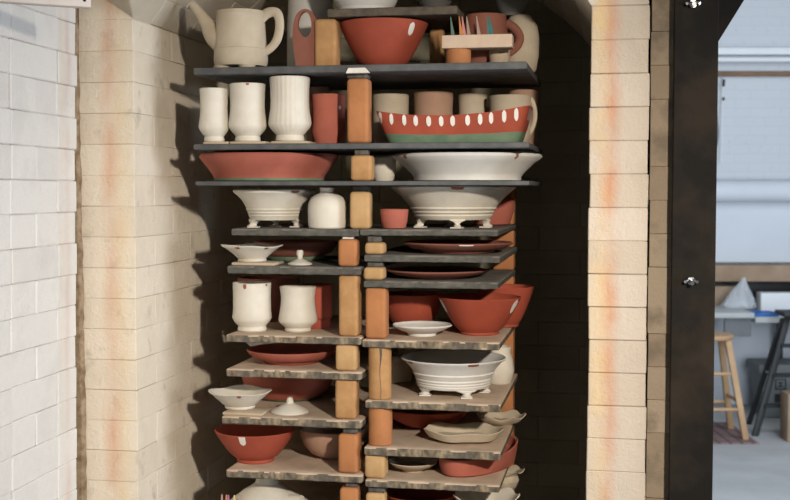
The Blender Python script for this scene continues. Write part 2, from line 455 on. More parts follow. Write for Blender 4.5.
shelf('IL', 221.5, 361, 418.5, 426.5, 2.57, .457, 'wash', 'crusty edged shelf under the lid with a pointed knob', GL)
shelf('IR', 364, 500.5, 449.5, 458, 2.57, .457, 'wash', 'crusty edged shelf under the wavy white plate', GR)
shelf('JL', 226, 362, 472.5, 480.5, 2.57, .457, 'wash', 'crusty edged shelf under the red bowl with one white dab', GL)
shelf('JR', 365, 499.5, 482.5, 490, 2.57, .457, 'wash', 'crusty edged shelf under the oval terracotta dish', GR)
shelf('KL', 224, 362, 524, 532, 2.57, .457, 'wash', 'lowest shelf of the left stack under the white pot', GL)
shelf('KR', 364, 500, 524, 532, 2.57, .457, 'wash', 'lowest shelf of the right stack under the wavy bowl', GR)

# ------------------------------------------------------------------ posts and spacers
def post(pl, pr, zb, zt, front, m, label, group, round_=False, name='kiln_post', pyref=None, bev=.005):
    zmid = (zb + zt) / 2
    py = 190 - (zmid - 1.56) * F / 2.63
    a = K(pl, py, front); b = K(pr, py, front); w = (b.x - a.x) * (.96 if round_ else .84); c = a.x + w / 2
    bm = bmesh.new(); h = zt - zb
    if round_:
        r = w / 2; lathe(bm, [(0, 0), (r - .002, 0), (r, .002), (r, h - .002), (r - .002, h), (0, h)], 32)
    else:
        box(bm, -w / 2, w / 2, -w / 2, w / 2, 0, h, 0, min(bev * 1.6, h * .3), 4)
    if 'round tan' in label:               # drying crack down the front
        r = w / 2; L_ = []
        for k in range(13):
            t = k / 12; a_ = -PI / 2 + .22 + .05 * math.sin(t * 9); z = h * (.02 + .96 * t); dw = .05 + .45 * max(0, t - .6)
            L_.append([bm.verts.new(((r + .0004) * math.cos(b_), (r + .0004) * math.sin(b_), z)) for b_ in (a_ - dw * .5, a_, a_ + dw * .6)])
        for A, Bq in zip(L_, L_[1:]):
            for q_ in range(2): bm.faces.new((A[q_], A[q_ + 1], Bq[q_ + 1], Bq[q_])).material_index = 1
        m = [m, 'spacer']
    o = obj(name, bm, m, loc=(c, front + w / 2, zb), rot=(0, 0, 0 if round_ else math.radians(random.uniform(-3, 3))))
    return tag(o, label, 'kiln post' if name == 'kiln_post' else 'spacer', group)
PL, PR, PB, SP = 'posts along the left stack', 'posts along the right stack', 'posts at the back right corner of the right stack', 'grey spacers on top of posts'
E = .0004
def z_of(py, v=2.6, px=360): return K(px, py, v).z
def stack_post(pl, pr, low, up, m, label, group, spacer=None, slabel=None, front=None, round_=False, smat='spacer'):
    f = (max(SH[low].f, SH[up].f) + .008) if front is None else front
    zb = SH[low].z + E; zt = SH[up].zb - E
    if spacer:
        sl, sr, hgt = spacer
        post(pl, pr, zb, zt - hgt - E, f, m, label, group, round_)
        return post(sl, sr, zt - hgt, zt, f + .006, smat, slabel, SP, name='post_spacer', bev=.002)
    return post(pl, pr, zb, zt, f, m, label, group, round_)
stack_post(314, 340, 'A', 'S0', 'post', 'tan post between the terracotta loop and the red bowl on top shelf', 'posts on the top shelf', front=2.585)
stack_post(429, 446, 'A', 'S0', 'post', 'narrow tan post right of the red bowl on the top shelf', 'posts on the top shelf', front=2.78)
stack_post(346.5, 372, 'B', 'A', 'postred', 'mottled orange post right of the tall cups', 'posts under wide shelves', (347, 370, .011), 'dark spacer capping the post right of the tall cups', front=2.53)
stack_post(350, 375, 'C', 'B', 'post', 'tan block post between the terracotta dish and white platter', 'posts under wide shelves', (354, 370, .012), 'dark spacer above the post between dish and platter', front=2.53)
stack_post(349, 373, 'DL', 'C', 'postlight', 'pale tan post right of the white bottle vase', PL, (353, 371, .012), 'dark spacer above the post right of the bottle vase', front=2.58)
stack_post(337.5, 360, 'EL', 'DL', 'postred', 'orange post right of the lid on the grey shelf', PL, (342, 355, .006), 'thin white wad on the orange post right of the lid', smat='slip')
stack_post(338.5, 361.5, 'GL', 'EL', 'post', 'tall tan post right of the white cup pair', PL)
stack_post(335, 360, 'HL', 'GL', 'postlight', 'pale tan post right of the shallow pink bowl', PL)
stack_post(334.5, 359.5, 'IL', 'HL', 'post', 'tan post right of the lid with pointed knob', PL)
stack_post(338, 361.5, 'JL', 'IL', 'postred', 'orange post right of the red bowl with one white dab', PL, (343, 360, .014), 'grey spacer above the orange post near the red dabbed bowl')
stack_post(339, 361, 'KL', 'JL', 'postred', 'orange post cut by the picture bottom in the left stack', PL, (345, 360, .013), 'grey spacer above the lowest post of the left stack')
stack_post(364.5, 387, 'ER', 'DR', 'postlight', 'short pale post left of the upper brown platter', PR, (367, 383, .015), 'grey spacer above the short post by the upper brown platter')
stack_post(363, 387, 'FR', 'ER', 'postlight', 'short pale post left of the lower brown platter', PR, (367, 385, .012), 'grey spacer above the short post by the lower brown platter')
stack_post(365, 389.5, 'GR', 'FR', 'postred', 'speckled orange post left of the little white dish', PR)
stack_post(366.5, 390, 'HR', 'GR', 'post', 'round tan post left of the ridged clawed bowl', PR, round_=True)
stack_post(366.5, 391, 'IR', 'HR', 'postred', 'round orange post left of the wavy white plate', PR, round_=True)
stack_post(364.5, 388.5, 'JR', 'IR', 'postlight', 'pale post left of the small dish beside the oval dish', PR)
stack_post(365, 388, 'KR', 'JR', 'postlight', 'pale post cut by the picture bottom in the right stack', PR, (368, 388, .015), 'grey spacer above the lowest post of the right stack')
for low, up, lab in (('DR', 'C', 'behind the large white footed bowl'), ('ER', 'DR', 'behind the upper brown platter'), ('FR', 'ER', 'behind the lower brown platter'), ('GR', 'FR', 'behind the two red flared bowls'), ('HR', 'GR', 'right of the ridged clawed bowl'), ('IR', 'HR', 'behind the wavy white plates'), ('JR', 'IR', 'behind the oval terracotta dish'), ('KR', 'JR', 'at the picture bottom')):
    u1 = SH['GR'].u1 - .003
    bm = bmesh.new(); h = SH[up].zb - SH[low].z - 2 * E
    box(bm, -.026, .026, -.026, .026, 0, h, 0, .005, 3)
    tag(obj('kiln_post', bm, 'postred', loc=(u1 - .027, 2.995, SH[low].z + E)), 'orange post at the back right corner ' + lab, 'kiln post', PB)
# supports under the lowest shelves, standing on the kiln floor
for key in ('KL', 'KR'):
    s = SH[key]
    for nm, uu, vv in (('front right', s.u1 - .04, s.f + .04), ('front left', s.u0 + .04, s.f + .04), ('back', (s.u0 + s.u1) / 2, s.f + s.d - .04)):
        bm = bmesh.new(); box(bm, -.026, .026, -.026, .026, 0, s.zb - .513 - 2 * E, 0, .005, 3)
        tag(obj('kiln_post', bm, 'post', loc=(uu, vv, .513 + E)), 'tan post under the %s of the %s stack, standing on the kiln floor' % (nm, 'left' if key == 'KL' else 'right'), 'kiln post', 'posts on the kiln floor')
# white chip stuck on the edge of the top wide shelf
p = K(358.5, 74, 2.52)
bm = bmesh.new(); h = K(358, 68, 2.52).z - K(358, 73.5, 2.52).z
hexa(bm, [(-.026, -.012, 0), (.026, -.012, 0), (.026, 0, 0), (-.026, 0, 0), (-.021, -.010, h), (.016, -.010, h), (.016, 0, h), (-.021, 0, h)], 0, .001)
o = obj('clay_wad', bm, 'slip', SH['A'].o, loc=(p.x - SH['A'].o.location.x, .0005, K(358, 73.5, 2.52).z - SH['A'].zb)); o['label'] = 'white wad'

# ------------------------------------------------------------------ pots
class Q: pass
def fit(pl, pr, top, key, v=None, pyb=None, rb=.6, zb=None, back=.012, horizon=True):
    """centre, radius and height of a round pot from its outline in the photo"""
    s = SH[key]; z0 = (s.z if zb is None else zb) + E
    pm = (pl + pr) / 2
    if pyb is not None:
        r = ray(pm, pyb); vb = (z0 - CAM.z) * r.y / r.z
        R = (pr - pl) / 2 * dep(pm, pyb, vb) / F
        v = vb + R * rb
        v = min(max(v, s.f + .006 + R * rb), s.f + s.d - R * rb)
    elif v is None:
        R = (pr - pl) / 2 * 2.6 / F; v = s.f + back + R
    pym = 190 - (z0 - 1.56) * F / v
    d = dep(pm, pym, v); R = (pr - pl) / 2 * d / F
    c = K(pm, pym, v)
    vt = v + R * .9 if top > 190 else v - R * .9
    zt = K(pm, top, vt).z
    q = Q(); q.u = c.x; q.v = v; q.z = z0; q.R = R; q.h = zt - z0; q.d = d; q.m = d / F
    q.loc = (c.x, v, z0)
    return q
def pot(name, q, outer, m, label, cat, group=None, t=.004, floor=None, marks=(), xf=None, mat_fn=None, parent=None, rz=0, seg=56):
    bm = bmesh.new()
    if q.h < .012: raise ValueError('LOW %s %f' % (label, q.h))
    fl = floor if floor is not None else max(.006, q.h * .1)
    if q.h < .012: print('LOW', label, q.h)
    lathe(bm, vessel(outer, t, fl), seg, 0, mat_fn, xf)
    for (dx, wd, z0, z1, mi) in marks:       # dx, wd in photo pixels from the centre, z as fractions of height
        zz0, zz1 = z0 * q.h, z1 * q.h
        R = r_at(outer, (zz0 + min(zz1, q.h)) / 2) / q.m
        fc = math.atan2(-q.v, -q.u)
        a = fc + math.asin(max(-1, min(1, dx / R))) - rz
        mark(bm, outer, a, wd / 2 / R / max(.35, math.cos(a + rz - fc)), zz0, min(zz1, q.h), mi, xf, over=zz1 >= q.h)
    if parent is not None: return obj(name, bm, m, parent)
    return tag(obj(name, bm, m, loc=q.loc, rot=(0, 0, rz)), label, cat, group)
def scaled(pts, R, h): return [(r * R, z * h) for r, z in pts]
def tile(name, pl, pr, key, v0, v1, h, m, label, group=None, cat='clay tile'):
    s = SH[key]; py = 190 - (s.z - 1.56) * F / v0
    a = K(pl, py, v0); b = K(pr, py, v0)
    bm = bmesh.new(); w = b.x - a.x; box(bm, -w / 2, w / 2, 0, v1 - v0, 0, h, 0, min(.0015, h * .3), 2)
    tag(obj(name, bm, m, loc=((a.x + b.x) / 2, v0, s.z + E)), label, cat, group)
    return s.z + E + h
def loop_pts(x0, z0, x1, z1, bulge, n=10):
    """points of a handle leaving at (x0,z0), swinging out and returning at (x1,z1)"""
    out = []
    for i in range(n + 1):
        t = i / n
        out.append((x0 + (x1 - x0) * t + bulge * math.sin(PI * t) ** .75, 0, z0 + (z1 - z0) * t))
    return out

# --- top short shelf
q = fit(322, 410, -30, 'S0', v=2.67)
pot('white_bowl', q, bowl_line(q.R, .115, q.R * .62, .012, .8), 'bluewhite', 'white bowl standing on the topmost short grey shelf', 'bowl')
q = fit(418, 452, -6, 'S0', v=2.72)
pot('grey_plate', q, bowl_line(q.R, .03, q.R * .55, .006, 1.2), 'greyglaze', 'dark grey plate on the topmost short shelf', 'plate')
# --- teapot
q = fit(214, 268, 8, 'A', back=.02)
T = thing('teapot', 'unglazed cream teapot with long spout, on the top wide shelf', 'teapot', q.loc)
R, h = q.R, q.h
q2 = Q(); q2.h = h; q2.m = q.m
feet = .008
line = [(R * .93, feet), (R * .985, feet + .006), (R * 1.0, h * .2), (R * .985, h * .345), (R * .955, h * .36), (R * .94, h * .55), (R * .89, h * .86), (R * .885, h * .93), (R * .90, h * .945), (R * .885, h * .96), (R * .88, h)]
bm = bmesh.new(); lathe(bm, [(0, feet)] + line + [(R * .80, h), (R * .80, h * .5), (0, h * .45)], 64)
obj('body', bm, 'cream', T)
fcT = math.atan2(-q.v, -q.u)
for k in range(4):
    a = fcT + .30 + k * PI / 2
    bm = bmesh.new(); lathe(bm, [(0, 0), (.016, 0), (.020, feet), (0, feet + .003)], 20, xf=lambda x, y, z, a=a: (x + R * .72 * math.cos(a), y + R * .72 * math.sin(a), z)); obj('foot', bm, 'cream', T)
m1 = q.m
def tp(px, py): return ((px - 241) * m1, 0, h - (py - 8) * m1)
bm = bmesh.new()
tube(bm, [tp(226, 38), tp(214, 30), tp(205.5, 18.5), tp(198, 8), tp(190, -1)], [.034, .026, .0155, .011, .0095], 22)
obj('spout', bm, 'cream', T)
bm = bmesh.new()
tube(bm, [tp(262, 15), tp(267, 11), tp(273, 9), tp(278.5, 10.5), tp(281, 17), tp(281, 26), tp(278.5, 36), tp(273, 43.5), tp(265, 49)], [.0075, .007, .0065, .0065, .006, .006, .006, .0055, .0055], 14, flat=1.7)
obj('handle', bm, 'cream', T)
# --- tall white cylinder and terracotta loop
q = fit(287, 335, -28, 'A', v=2.86)
pot('white_cylinder_vase', q, scaled([(.95, 0), (1, .04), (.98, .5), (.9, .92), (.92, 1)], q.R, q.h), 'bluewhite', 'tall white cylinder vessel standing behind the terracotta loop', 'vase')
s = SH['A']
bm = bmesh.new()
c = K(305.5, 60, 2.60); mm = dep(305, 40, 2.6) / F
def lp(px, py): p = K(px, py, 2.60); return (p.x - c.x, 0, p.z - s.z - E)
out = [(297, 67.5), (295, 55), (293.5, 42), (293.5, 28), (297, 15), (304, 9.5), (311, 11), (316, 18), (318, 30), (317, 45), (315.5, 67.5)]
inn = [(306, 38), (302, 35), (299, 29), (298.5, 22), (301, 15), (305, 12), (309, 14), (311.5, 20), (312, 28), (310, 35), (306.5, 38)]
def dens(P):
    r_ = []
    for i in range(len(P) - 1):
        a, b, c_, d = P[max(i - 1, 0)], P[i], P[i + 1], P[min(i + 2, len(P) - 1)]
        for k in range(4):
            t = k / 4; r_.append(tuple(.5 * (2 * b[q] + (c_[q] - a[q]) * t + (2 * a[q] - 5 * b[q] + 4 * c_[q] - d[q]) * t * t + (3 * b[q] - a[q] - 3 * c_[q] + d[q]) * t ** 3) for q in (0, 1)))
    return r_ + [P[-1]]
o3 = [lp(*p) for p in dens(out)]; i3 = [lp(*p) for p in dens(inn)]
o3[0] = (o3[0][0], 0, 0); o3[-1] = (o3[-1][0], 0, 0)
TH2 = .013
V = {}
for side, yy in (('f', -TH2 / 2), ('b', TH2 / 2)):
    V[side] = [bm.verts.new((x, yy, z)) for x, _, z in o3], [bm.verts.new((x, yy, z)) for x, _, z in i3]
    O, I = V[side]
    for k in range(40): bm.faces.new((O[k], O[k + 1], I[k + 1], I[k]))
    bm.faces.new((O[0], I[0], I[40], O[40]))
for a, b in ((V['f'][0], V['b'][0]), (V['f'][1], V['b'][1])):
    n = len(a)
    for k in range(n - (1 if a is V['f'][1] else 0)):
        bm.faces.new((a[k], a[(k + 1) % n], b[(k + 1) % n], b[k]))
bm.faces.new((V['f'][1][40], V['f'][1][0], V['b'][1][0], V['b'][1][40]))
tag(obj('loop_ornament', bm, 'brownterra', loc=(c.x, 2.60, s.z + E), smooth=False), 'upright brown terracotta loop with a teardrop hole, left of the tan post', 'ornament')
# --- red bowl on the top shelf
q = fit(339, 428, 18.5, 'A', v=2.66)
pot('terracotta_bowl', q, bowl_line(q.R, q.h, q.R * .45, .008, .72), ['terra', 'slip'], 'red bowl with one white dab, on the top wide shelf under the short grey shelf', 'bowl', 'red bowls with white dabs', marks=[(27, 5, .68, .95, 1)])
# --- cone pack on a round post
q = fit(446, 471, 48.5, 'A', v=2.575)
bm = bmesh.new(); lathe(bm, [(0, 0), (q.R - .001, 0), (q.R, .002), (q.R, q.h - .002), (q.R - .001, q.h), (0, q.h)], 32)
tag(obj('kiln_post', bm, 'postred', loc=q.loc), 'short round orange post under the cone pack', 'kiln post', 'posts on the top shelf')
zt = q.z + q.h
a = K(441.5, 48, 2.545); b = K(512, 46, 2.545); w = b.x - a.x; hh = .028
T = thing('cone_pack', 'pale clay bar holding a row of coloured cones, on top shelf', 'cone pack', ((a.x + b.x) / 2, 2.575, zt + E))
bm = bmesh.new(); box(bm, -w / 2, w / 2, -.028, .02, 0, hh, 0, .002, 2); obj('plaque', bm, 'pinkcream', T)
for px, tilt, mt in ((453, -1, 'cgreen'), (461.5, -1, 'corange'), (464.5, -2, 'cpink'), (469, -1, 'cwhite'), (479, -2, 'cwhite'), (489.5, -1, 'cteal'), (492, -1, 'cteal')):
    x = K(px, 40, 2.56).x - T.location.x
    bm = bmesh.new()
    lean = -.006; top = .041
    hexa(bm, [(x - .0042, -.012, hh - .004), (x + .0042, -.012, hh - .004), (x + .0042, -.004, hh - .004), (x - .0042, -.004, hh - .004), (x + lean - .0008, -.010, hh + top), (x + lean + .0008, -.010, hh + top), (x + lean + .0008, -.008, hh + top), (x + lean - .0008, -.008, hh + top)])
    obj('cone', bm, mt, T, smooth=False)
# --- terracotta mug, pale cup, white jar with grey bowl on top
q = fit(463, 508, 13, 'A', v=2.70)
T = thing('terracotta_mug', 'brown terracotta mug with a round handle behind the cone pack', 'mug', q.loc)
pot('body', q, scaled([(.8, 0), (.86, .05), (.98, .3), (1, .55), (.95, .85), (.9, 1)], q.R, q.h), 'brownterra', '', '', parent=T)
bm = bmesh.new(); tube(bm, loop_pts(q.R * .92, q.h * .86, q.R * .95, q.h * .30, 13 * q.m), .0075, 12, flat=1.3); obj('handle', bm, 'brownterra', T)
q = fit(489, 510, 44, 'A', v=2.64)
pot('small_cup', q, scaled([(.85, 0), (.95, .1), (1, .6), (.97, 1)], q.R, q.h), 'beige', 'small pale cup under the right end of the cone pack', 'cup')
q = fit(501, 539, 14, 'A', v=2.76)
T = thing('white_jar', 'pale round shouldered jar at the right end of the top wide shelf', 'jar', q.loc)
pot('body', q, scaled([(.75, 0), (.85, .04), (.98, .3), (1, .6), (.9, .83), (.62, .96), (.55, 1)], q.R, q.h), 'cream', '', '', parent=T)
q3 = fit(493, 531, -10, 'A', v=2.76, zb=q.z + q.h)
pot('grey_bowl', q3, bowl_line(q3.R, .045, q3.R * .62, .006, .8), 'greyglaze', 'dark grey bowl sitting on the mouth of the pale jar', 'bowl')

# --- second wide shelf
cupA = [(.62, 0), (.67, .02), (.65, .075), (.62, .10), (.78, .16), (.96, .235), (1.0, .29), (.97, .37), (.91, .50), (.885, .64), (.90, .82), (.925, .95), (.93, 1)]
for pl, pr, top, tl, tr, lab in ((199, 229.5, 88, 203, 228, 'leftmost and shortest of the three white cups on clay strips'), (228.5, 267, 83, 230, 265, 'middle white cup of the three on clay strips'), (268.5, 311.5, 76, 271, 307, 'tallest white fluted cup of the three on clay strips')):
    h_ = .0055
    f = 2.532
    zt = tile('clay_tile', tl, tr, 'B', f, f + .075, h_, 'beige', 'thin clay strip under the ' + lab.split(' of ')[0].replace('fluted ', ''), 'clay strips under white cups')
    q = fit(pl, pr, top, 'B', zb=zt, back=.01)
    fl = None
    if pl > 260:
        fl = lambda x, y, z, H=q.h: (x * (1 + (.006 * math.cos(26 * math.atan2(y, x)) if z > .1 * H else 0)), y * (1 + (.006 * math.cos(26 * math.atan2(y, x)) if z > .1 * H else 0)), z)
    pot('white_cup', q, scaled(cupA, q.R, q.h), ['white', 'chip'], lab, 'cup', 'tall white cups', xf=fl, seg=156 if fl else 56, marks=[(0, 3, .965, 1.0, 1)] if 220 < pl < 240 else [])
q = fit(311, 346, 94, 'B', v=2.625)
pot('terracotta_cup', q, scaled([(.78, 0), (.84, .06), (.84, .1), (.98, .24), (.94, .5), (.95, .8), (1, 1)], q.R, q.h), ['pinkterra', 'slip'], 'terracotta cup between the tallest white cup and the orange post', 'cup', marks=[(11, 2.5, .70, .78, 1)])
q = fit(306, 330, 87, 'B', v=2.86)
pot('tan_cup', q, scaled([(.8, 0), (.9, .1), (1, .5), (.97, 1)], q.R, q.h), 'pinktan', 'tan cup peeping out behind the terracotta cup', 'cup')
for pl, pr, top, v, m, lab in ((372, 409, 94, 2.80, 'cream', 'cream cup behind the left end of the striped red boat dish'), (414, 453, 92, 2.80, 'pinktan', 'pinkish tan cup behind the middle of the striped red boat dish'), (458, 487, 94, 2.83, 'cream', 'cream cup right of the pinkish tan cup, behind the boat dish')):
    q = fit(pl, pr, top, 'B', v=v)
    pot('handleless_cup', q, scaled([(.75, 0), (.85, .05), (.97, .25), (.98, .7), (1, 1)], q.R, q.h), m, lab, 'cup', 'cups behind the boat dish')
q = fit(489, 531, 95, 'B', v=2.78)
T = thing('cream_mug', 'cream mug with handle behind the right end of the boat dish', 'mug', q.loc)
pot('body', q, scaled([(.75, 0), (.85, .05), (.97, .25), (.97, .7), (1, 1)], q.R, q.h), 'cream', '', '', parent=T)
bm = bmesh.new(); tube(bm, loop_pts(q.R * .95, q.h * .96, q.R * .9, q.h * .25, 5.5 * q.m), .0035, 12, flat=1.5); obj('handle', bm, 'cream', T)
q = fit(508, 538, 90, 'B', v=2.91)
pot('tan_bowl', q, scaled([(.7, 0), (.8, .1), (.97, .6), (1, 1)], q.R, q.h), 'pinktan', 'tan cup half hidden behind the cream mug', 'cup')
# boat dish
s = SH['B']
vF = 2.535
aL = K(373, 118, vF).x; aR = K(529, 112, vF).x; bL = K(388, 138, vF).x; bR = K(516, 138, vF).x
cx = (aL + aR) / 2; Wd = .165
def boat(t, n=80):
    """one rounded rectangle of the dish at height fraction t"""
    hl = ((bR - bL) / 2) * (1 - t) + ((aR - aL) / 2) * t; hw_ = (Wd / 2 - .022) * (1 - t) + (Wd / 2) * t
    ox = ((bL + bR) / 2 - cx) * (1 - t)
    pts = []
    for k in range(n):
        a = 2 * PI * k / n; c, si = math.cos(a), math.sin(a)
        e = .28
        x = math.copysign(abs(c) ** e, c) * hl; y = math.copysign(abs(si) ** e, si) * hw_
        sag = .013 * (x / hl) ** 2 if hl else 0
        pts.append((x + ox, y, x / hl))
    return pts
Hm = K(455, 115.5, vF).z - s.z
def bz(t, xr): return t * (Hm + .017 * xr * xr + .004 * xr) if t > 0 else 0
bm = bmesh.new(); ts = [0, .03, .15, .3, .42, .46, .6, .75, .88, 1.0]; rings = []
for t in ts: rings.append([bm.verts.new((x, y, bz(t, xr))) for x, y, xr in boat(.12 + .88 * t ** .8)])
for t in (1.0, .6, .25): rings.append([bm.verts.new((x * .955, y * .90, max(bz(t, xr) - .001, .006))) for x, y, xr in boat(.12 + .88 * t ** .8)])
n = 80
for i, (A, Bq) in enumerate(zip(rings, rings[1:])):
    for k in range(n):
        f = bm.faces.new((A[k], A[(k + 1) % n], Bq[(k + 1) % n], Bq[k])); f.material_index = 1 if i < 3 else 0
bm.faces.new(rings[0]).material_index = 1; bm.faces.new(rings[-1])
def boat_mark(x, w, t0, t1, end=False):
    g = []
    for i in range(7):
        fz = -1 + 2 * i / 6; ww = max(.15, (1 - abs(fz) ** 3) ** .5); t = (t0 + t1) / 2 + fz * (t1 - t0) / 2
        tt = .12 + .88 * t ** .8
        hl = ((bR - bL) / 2) * (1 - tt) + ((aR - aL) / 2) * tt; hw_ = (Wd / 2 - .022) * (1 - tt) + (Wd / 2) * tt
        ox = ((bL + bR) / 2 - cx) * (1 - tt); row = []
        for q_ in (-1, 0, 1):
            if end:
                yy = x + q_ * w * ww; e = (1 - min(.999, abs(yy / hw_)) ** (2 / .28)) ** (.28 / 2)
                row.append(bm.verts.new((hl * e + ox + .001, yy, bz(t, 1))))
            else:
                xx = x + q_ * w * ww; xr = (xx - ox) / hl; e = (1 - min(.999, abs(xr)) ** (2 / .28)) ** (.28 / 2)
                row.append(bm.verts.new((xx, -hw_ * e - .001, bz(t, xr))))
        g.append(row)
    for A, Bq in zip(g, g[1:]):
        for k in range(2): bm.faces.new((A[k], A[k + 1], Bq[k + 1], Bq[k])).material_index = 2
for px in (379, 391, 404, 415.5, 428.5, 441, 452.5, 467.5, 480, 491, 504, 516):
    boat_mark(K(px, 116, vF).x - cx, .0042 + .001 * random.random(), .60, .985)
for yy in (-.04, -.022, -.004, .014, .032): boat_mark(yy, .0035, .6, .96, True)
tag(obj('boat_dish', bm, ['terra', 'green', 'slip'], loc=(cx, vF + Wd / 2, s.z + E)), 'long red boat shaped dish with white dabs along its rim and green base', 'dish')

# --- third wide shelf
q = fit(200, 338.5, 153.5, 'C')
ol = [(q.R * .77, 0), (q.R * .79, .002), (q.R * .79, .007), (q.R * .81, q.h * .25), (q.R * .90, q.h * .58), (q.R * .985, q.h * .86), (q.R, q.h * .94), (q.R * .985, q.h)]
pot('terracotta_dish', q, ol, ['pinkterra', 'green'], 'wide shallow terracotta dish on the third wide shelf', 'dish', t=.007, mat_fn=lambda i: 1 if i < 3 else 0)
q = fit(392.5, 542, 153.5, 'C')
ol = [(q.R * .70, 0), (q.R * .715, .002), (q.R * .72, q.h * .17), (q.R * .75, q.h * .3), (q.R * .90, q.h * .72), (q.R * .985, q.h * .88), (q.R, q.h * .94), (q.R * .985, q.h)]
pot('white_platter', q, ol, ['bluewhite', 'green', 'chip'], 'wide white platter on the third wide shelf', 'platter', t=.007, mat_fn=lambda i: 1 if i < 2 else 0, marks=[(-60, 3, .84, 1.0, 2), (47, 2.5, .80, 1.0, 2)])
q = fit(372, 396, 158, 'C', v=2.72)
pot('cream_cup', q, scaled([(.7, 0), (.8, .06), (.95, .4), (1, 1)], q.R, q.h), 'white', 'small cream cup half hidden between the tan post and white platter', 'cup')

# --- footed bowls
def footed(name, pl, pr, top, key, feet, base_py, label, line_fn, m='white', v=None, marks=(), wad=True, fw=.012, wl=None, wlab='', ridge=True):
    q = fit(pl, pr, top, key, v=v)
    wh = .003 if wad else 0
    T = thing(name, label, 'bowl', (q.u, q.v, q.z + wh), group='white footed bowls')
    q.h -= wh; FACE = math.atan2(-q.v, -q.u)
    fh = q.h * base_py
    ol = line_fn(q.R, q.h, fh)
    bm = bmesh.new()
    lathe(bm, [(0, fh * .9)] + ol + [(q.R - .002, q.h + .002), (q.R - .006, q.h)] + [(max(r - .006, .01), z) for r, z in reversed(ol) if z > fh + .008] + [(0, fh + .006)], 72)
    for (dx, wd, z0, z1, mi) in marks:
        R = r_at(ol, q.h * (z0 + z1) / 2) / q.m; a = FACE + math.asin(dx / R)
        mark(bm, ol, a, wd / 2 / R, z0 * q.h, z1 * q.h, mi, over=1)
    obj('basin', bm, [m, 'chip'], T)
    for k, (fpx, back) in enumerate(feet):
        rr = r_at(ol, fh * 1.1) * .92
        dx = (fpx - (pl + pr) / 2) * q.m
        a = FACE + math.asin(max(-.98, min(.98, dx / rr)))
        if back: a = FACE + PI - math.asin(max(-.98, min(.98, dx / rr)))
        ca, sa = math.cos(a), math.sin(a)
        bm = bmesh.new()
        # scrolled foot: broad shoulder under the basin, narrow ankle, small toe turned outwards
        secs = [(0, fw * .62, .010, 0.004), (fh * .14, fw * .66, .011, .004), (fh * .35, fw * .42, .008, .001), (fh * .62, fw * .6, .009, 0.0), (fh * .9, fw * 1.25, .012, -.002), (fh * 1.18, fw * 1.75, .010, -.003)]
        rings = []
        for z, w_, d_, off in secs:
            ring = []
            for j in range(14):
                b_ = 2 * PI * j / 14
                lx = w_ * math.copysign(abs(math.cos(b_)) ** .6, math.cos(b_)); ly = d_ * math.copysign(abs(math.sin(b_)) ** .6, math.sin(b_)) + off
                rad = rr + ly
                ring.append(bm.verts.new((ca * rad - sa * lx, sa * rad + ca * lx, z)))
            rings.append(ring)
        for A, Bq in zip(rings, rings[1:]):
            for j in range(14): bm.faces.new((A[j], A[(j + 1) % 14], Bq[(j + 1) % 14], Bq[j]))
        bm.faces.new(rings[0]); bm.faces.new(rings[-1])
        obj('foot', bm, m, T)
        if wad:
            bm = bmesh.new(); box(bm, -.013, .013, -.013, .011, 0, wh - E, 0, .0006)
            tag(obj('clay_wad', bm, 'slip', loc=(q.u + ca * rr, q.v + sa * rr, q.z), rot=(0, 0, random.uniform(-.2, .2))), 'flat white wad under the %s foot of the %s' % (wl[k], wlab), 'clay wad', 'flat wads under footed bowls')
    return q
def line_low(R, h, fh):
    return [(R * .52, fh), (R * .58, fh * 1.02), (R * .62, fh + (h - fh) * .12), (R * .635, fh + (h - fh) * .15), (R * .625, fh + (h - fh) * .19), (R * .66, fh + (h - fh) * .25), (R * .65, fh + (h - fh) * .29), (R * .69, fh + (h - fh) * .36), (R * .68, fh + (h - fh) * .40), (R * .76, fh + (h - fh) * .62), (R * .88, fh + (h - fh) * .82), (R * .985, fh + (h - fh) * .93), (R, h)]
def line_tall(R, h, fh):
    g = h - fh
    return [(R * .5, fh), (R * .57, fh * 1.02), (R * .62, fh + g * .1), (R * .63, fh + g * .13), (R * .62, fh + g * .17), (R * .66, fh + g * .23), (R * .65, fh + g * .27), (R * .70, fh + g * .35), (R * .69, fh + g * .39), (R * .74, fh + g * .5), (R * .84, fh + g * .72), (R * .95, fh + g * .9), (R * .99, fh + g * .955), (R, h)]
def line_ridge(R, h, fh):
    g = h - fh
    return [(R * .62, fh), (R * .69, fh + g * .04), (R * .71, fh + g * .12), (R * .70, fh + g * .15), (R * .72, fh + g * .2), (R * .71, fh + g * .24), (R * .735, fh + g * .3), (R * .725, fh + g * .35), (R * .765, fh + g * .46), (R * .79, fh + g * .52), (R * .77, fh + g * .56), (R * .84, fh + g * .72), (R * .93, fh + g * .9), (R * .985, fh + g * .96), (R, h)]
footed('footed_bowl', 233.5, 316, 190.5, 'DL', [(254, 0), (297, 0), (276, 1)], .17, 'small white footed bowl left of the bottle vase', line_low, marks=[(20, 9, .93, 1.0, 1)], wl=('left', 'right', 'back'), wlab='small bowl beside the bottle vase')
footed('footed_bowl', 391, 515.5, 187, 'DR', [(418, 0), (457, 0), (493, 0), (450, 1)], .17, 'large white footed bowl on the grey shelf under the platter', line_tall, marks=[(4, 12, .93, 1.0, 1)], wl=('left', 'middle', 'right', 'back'), wlab='large bowl under the platter', fw=.013)
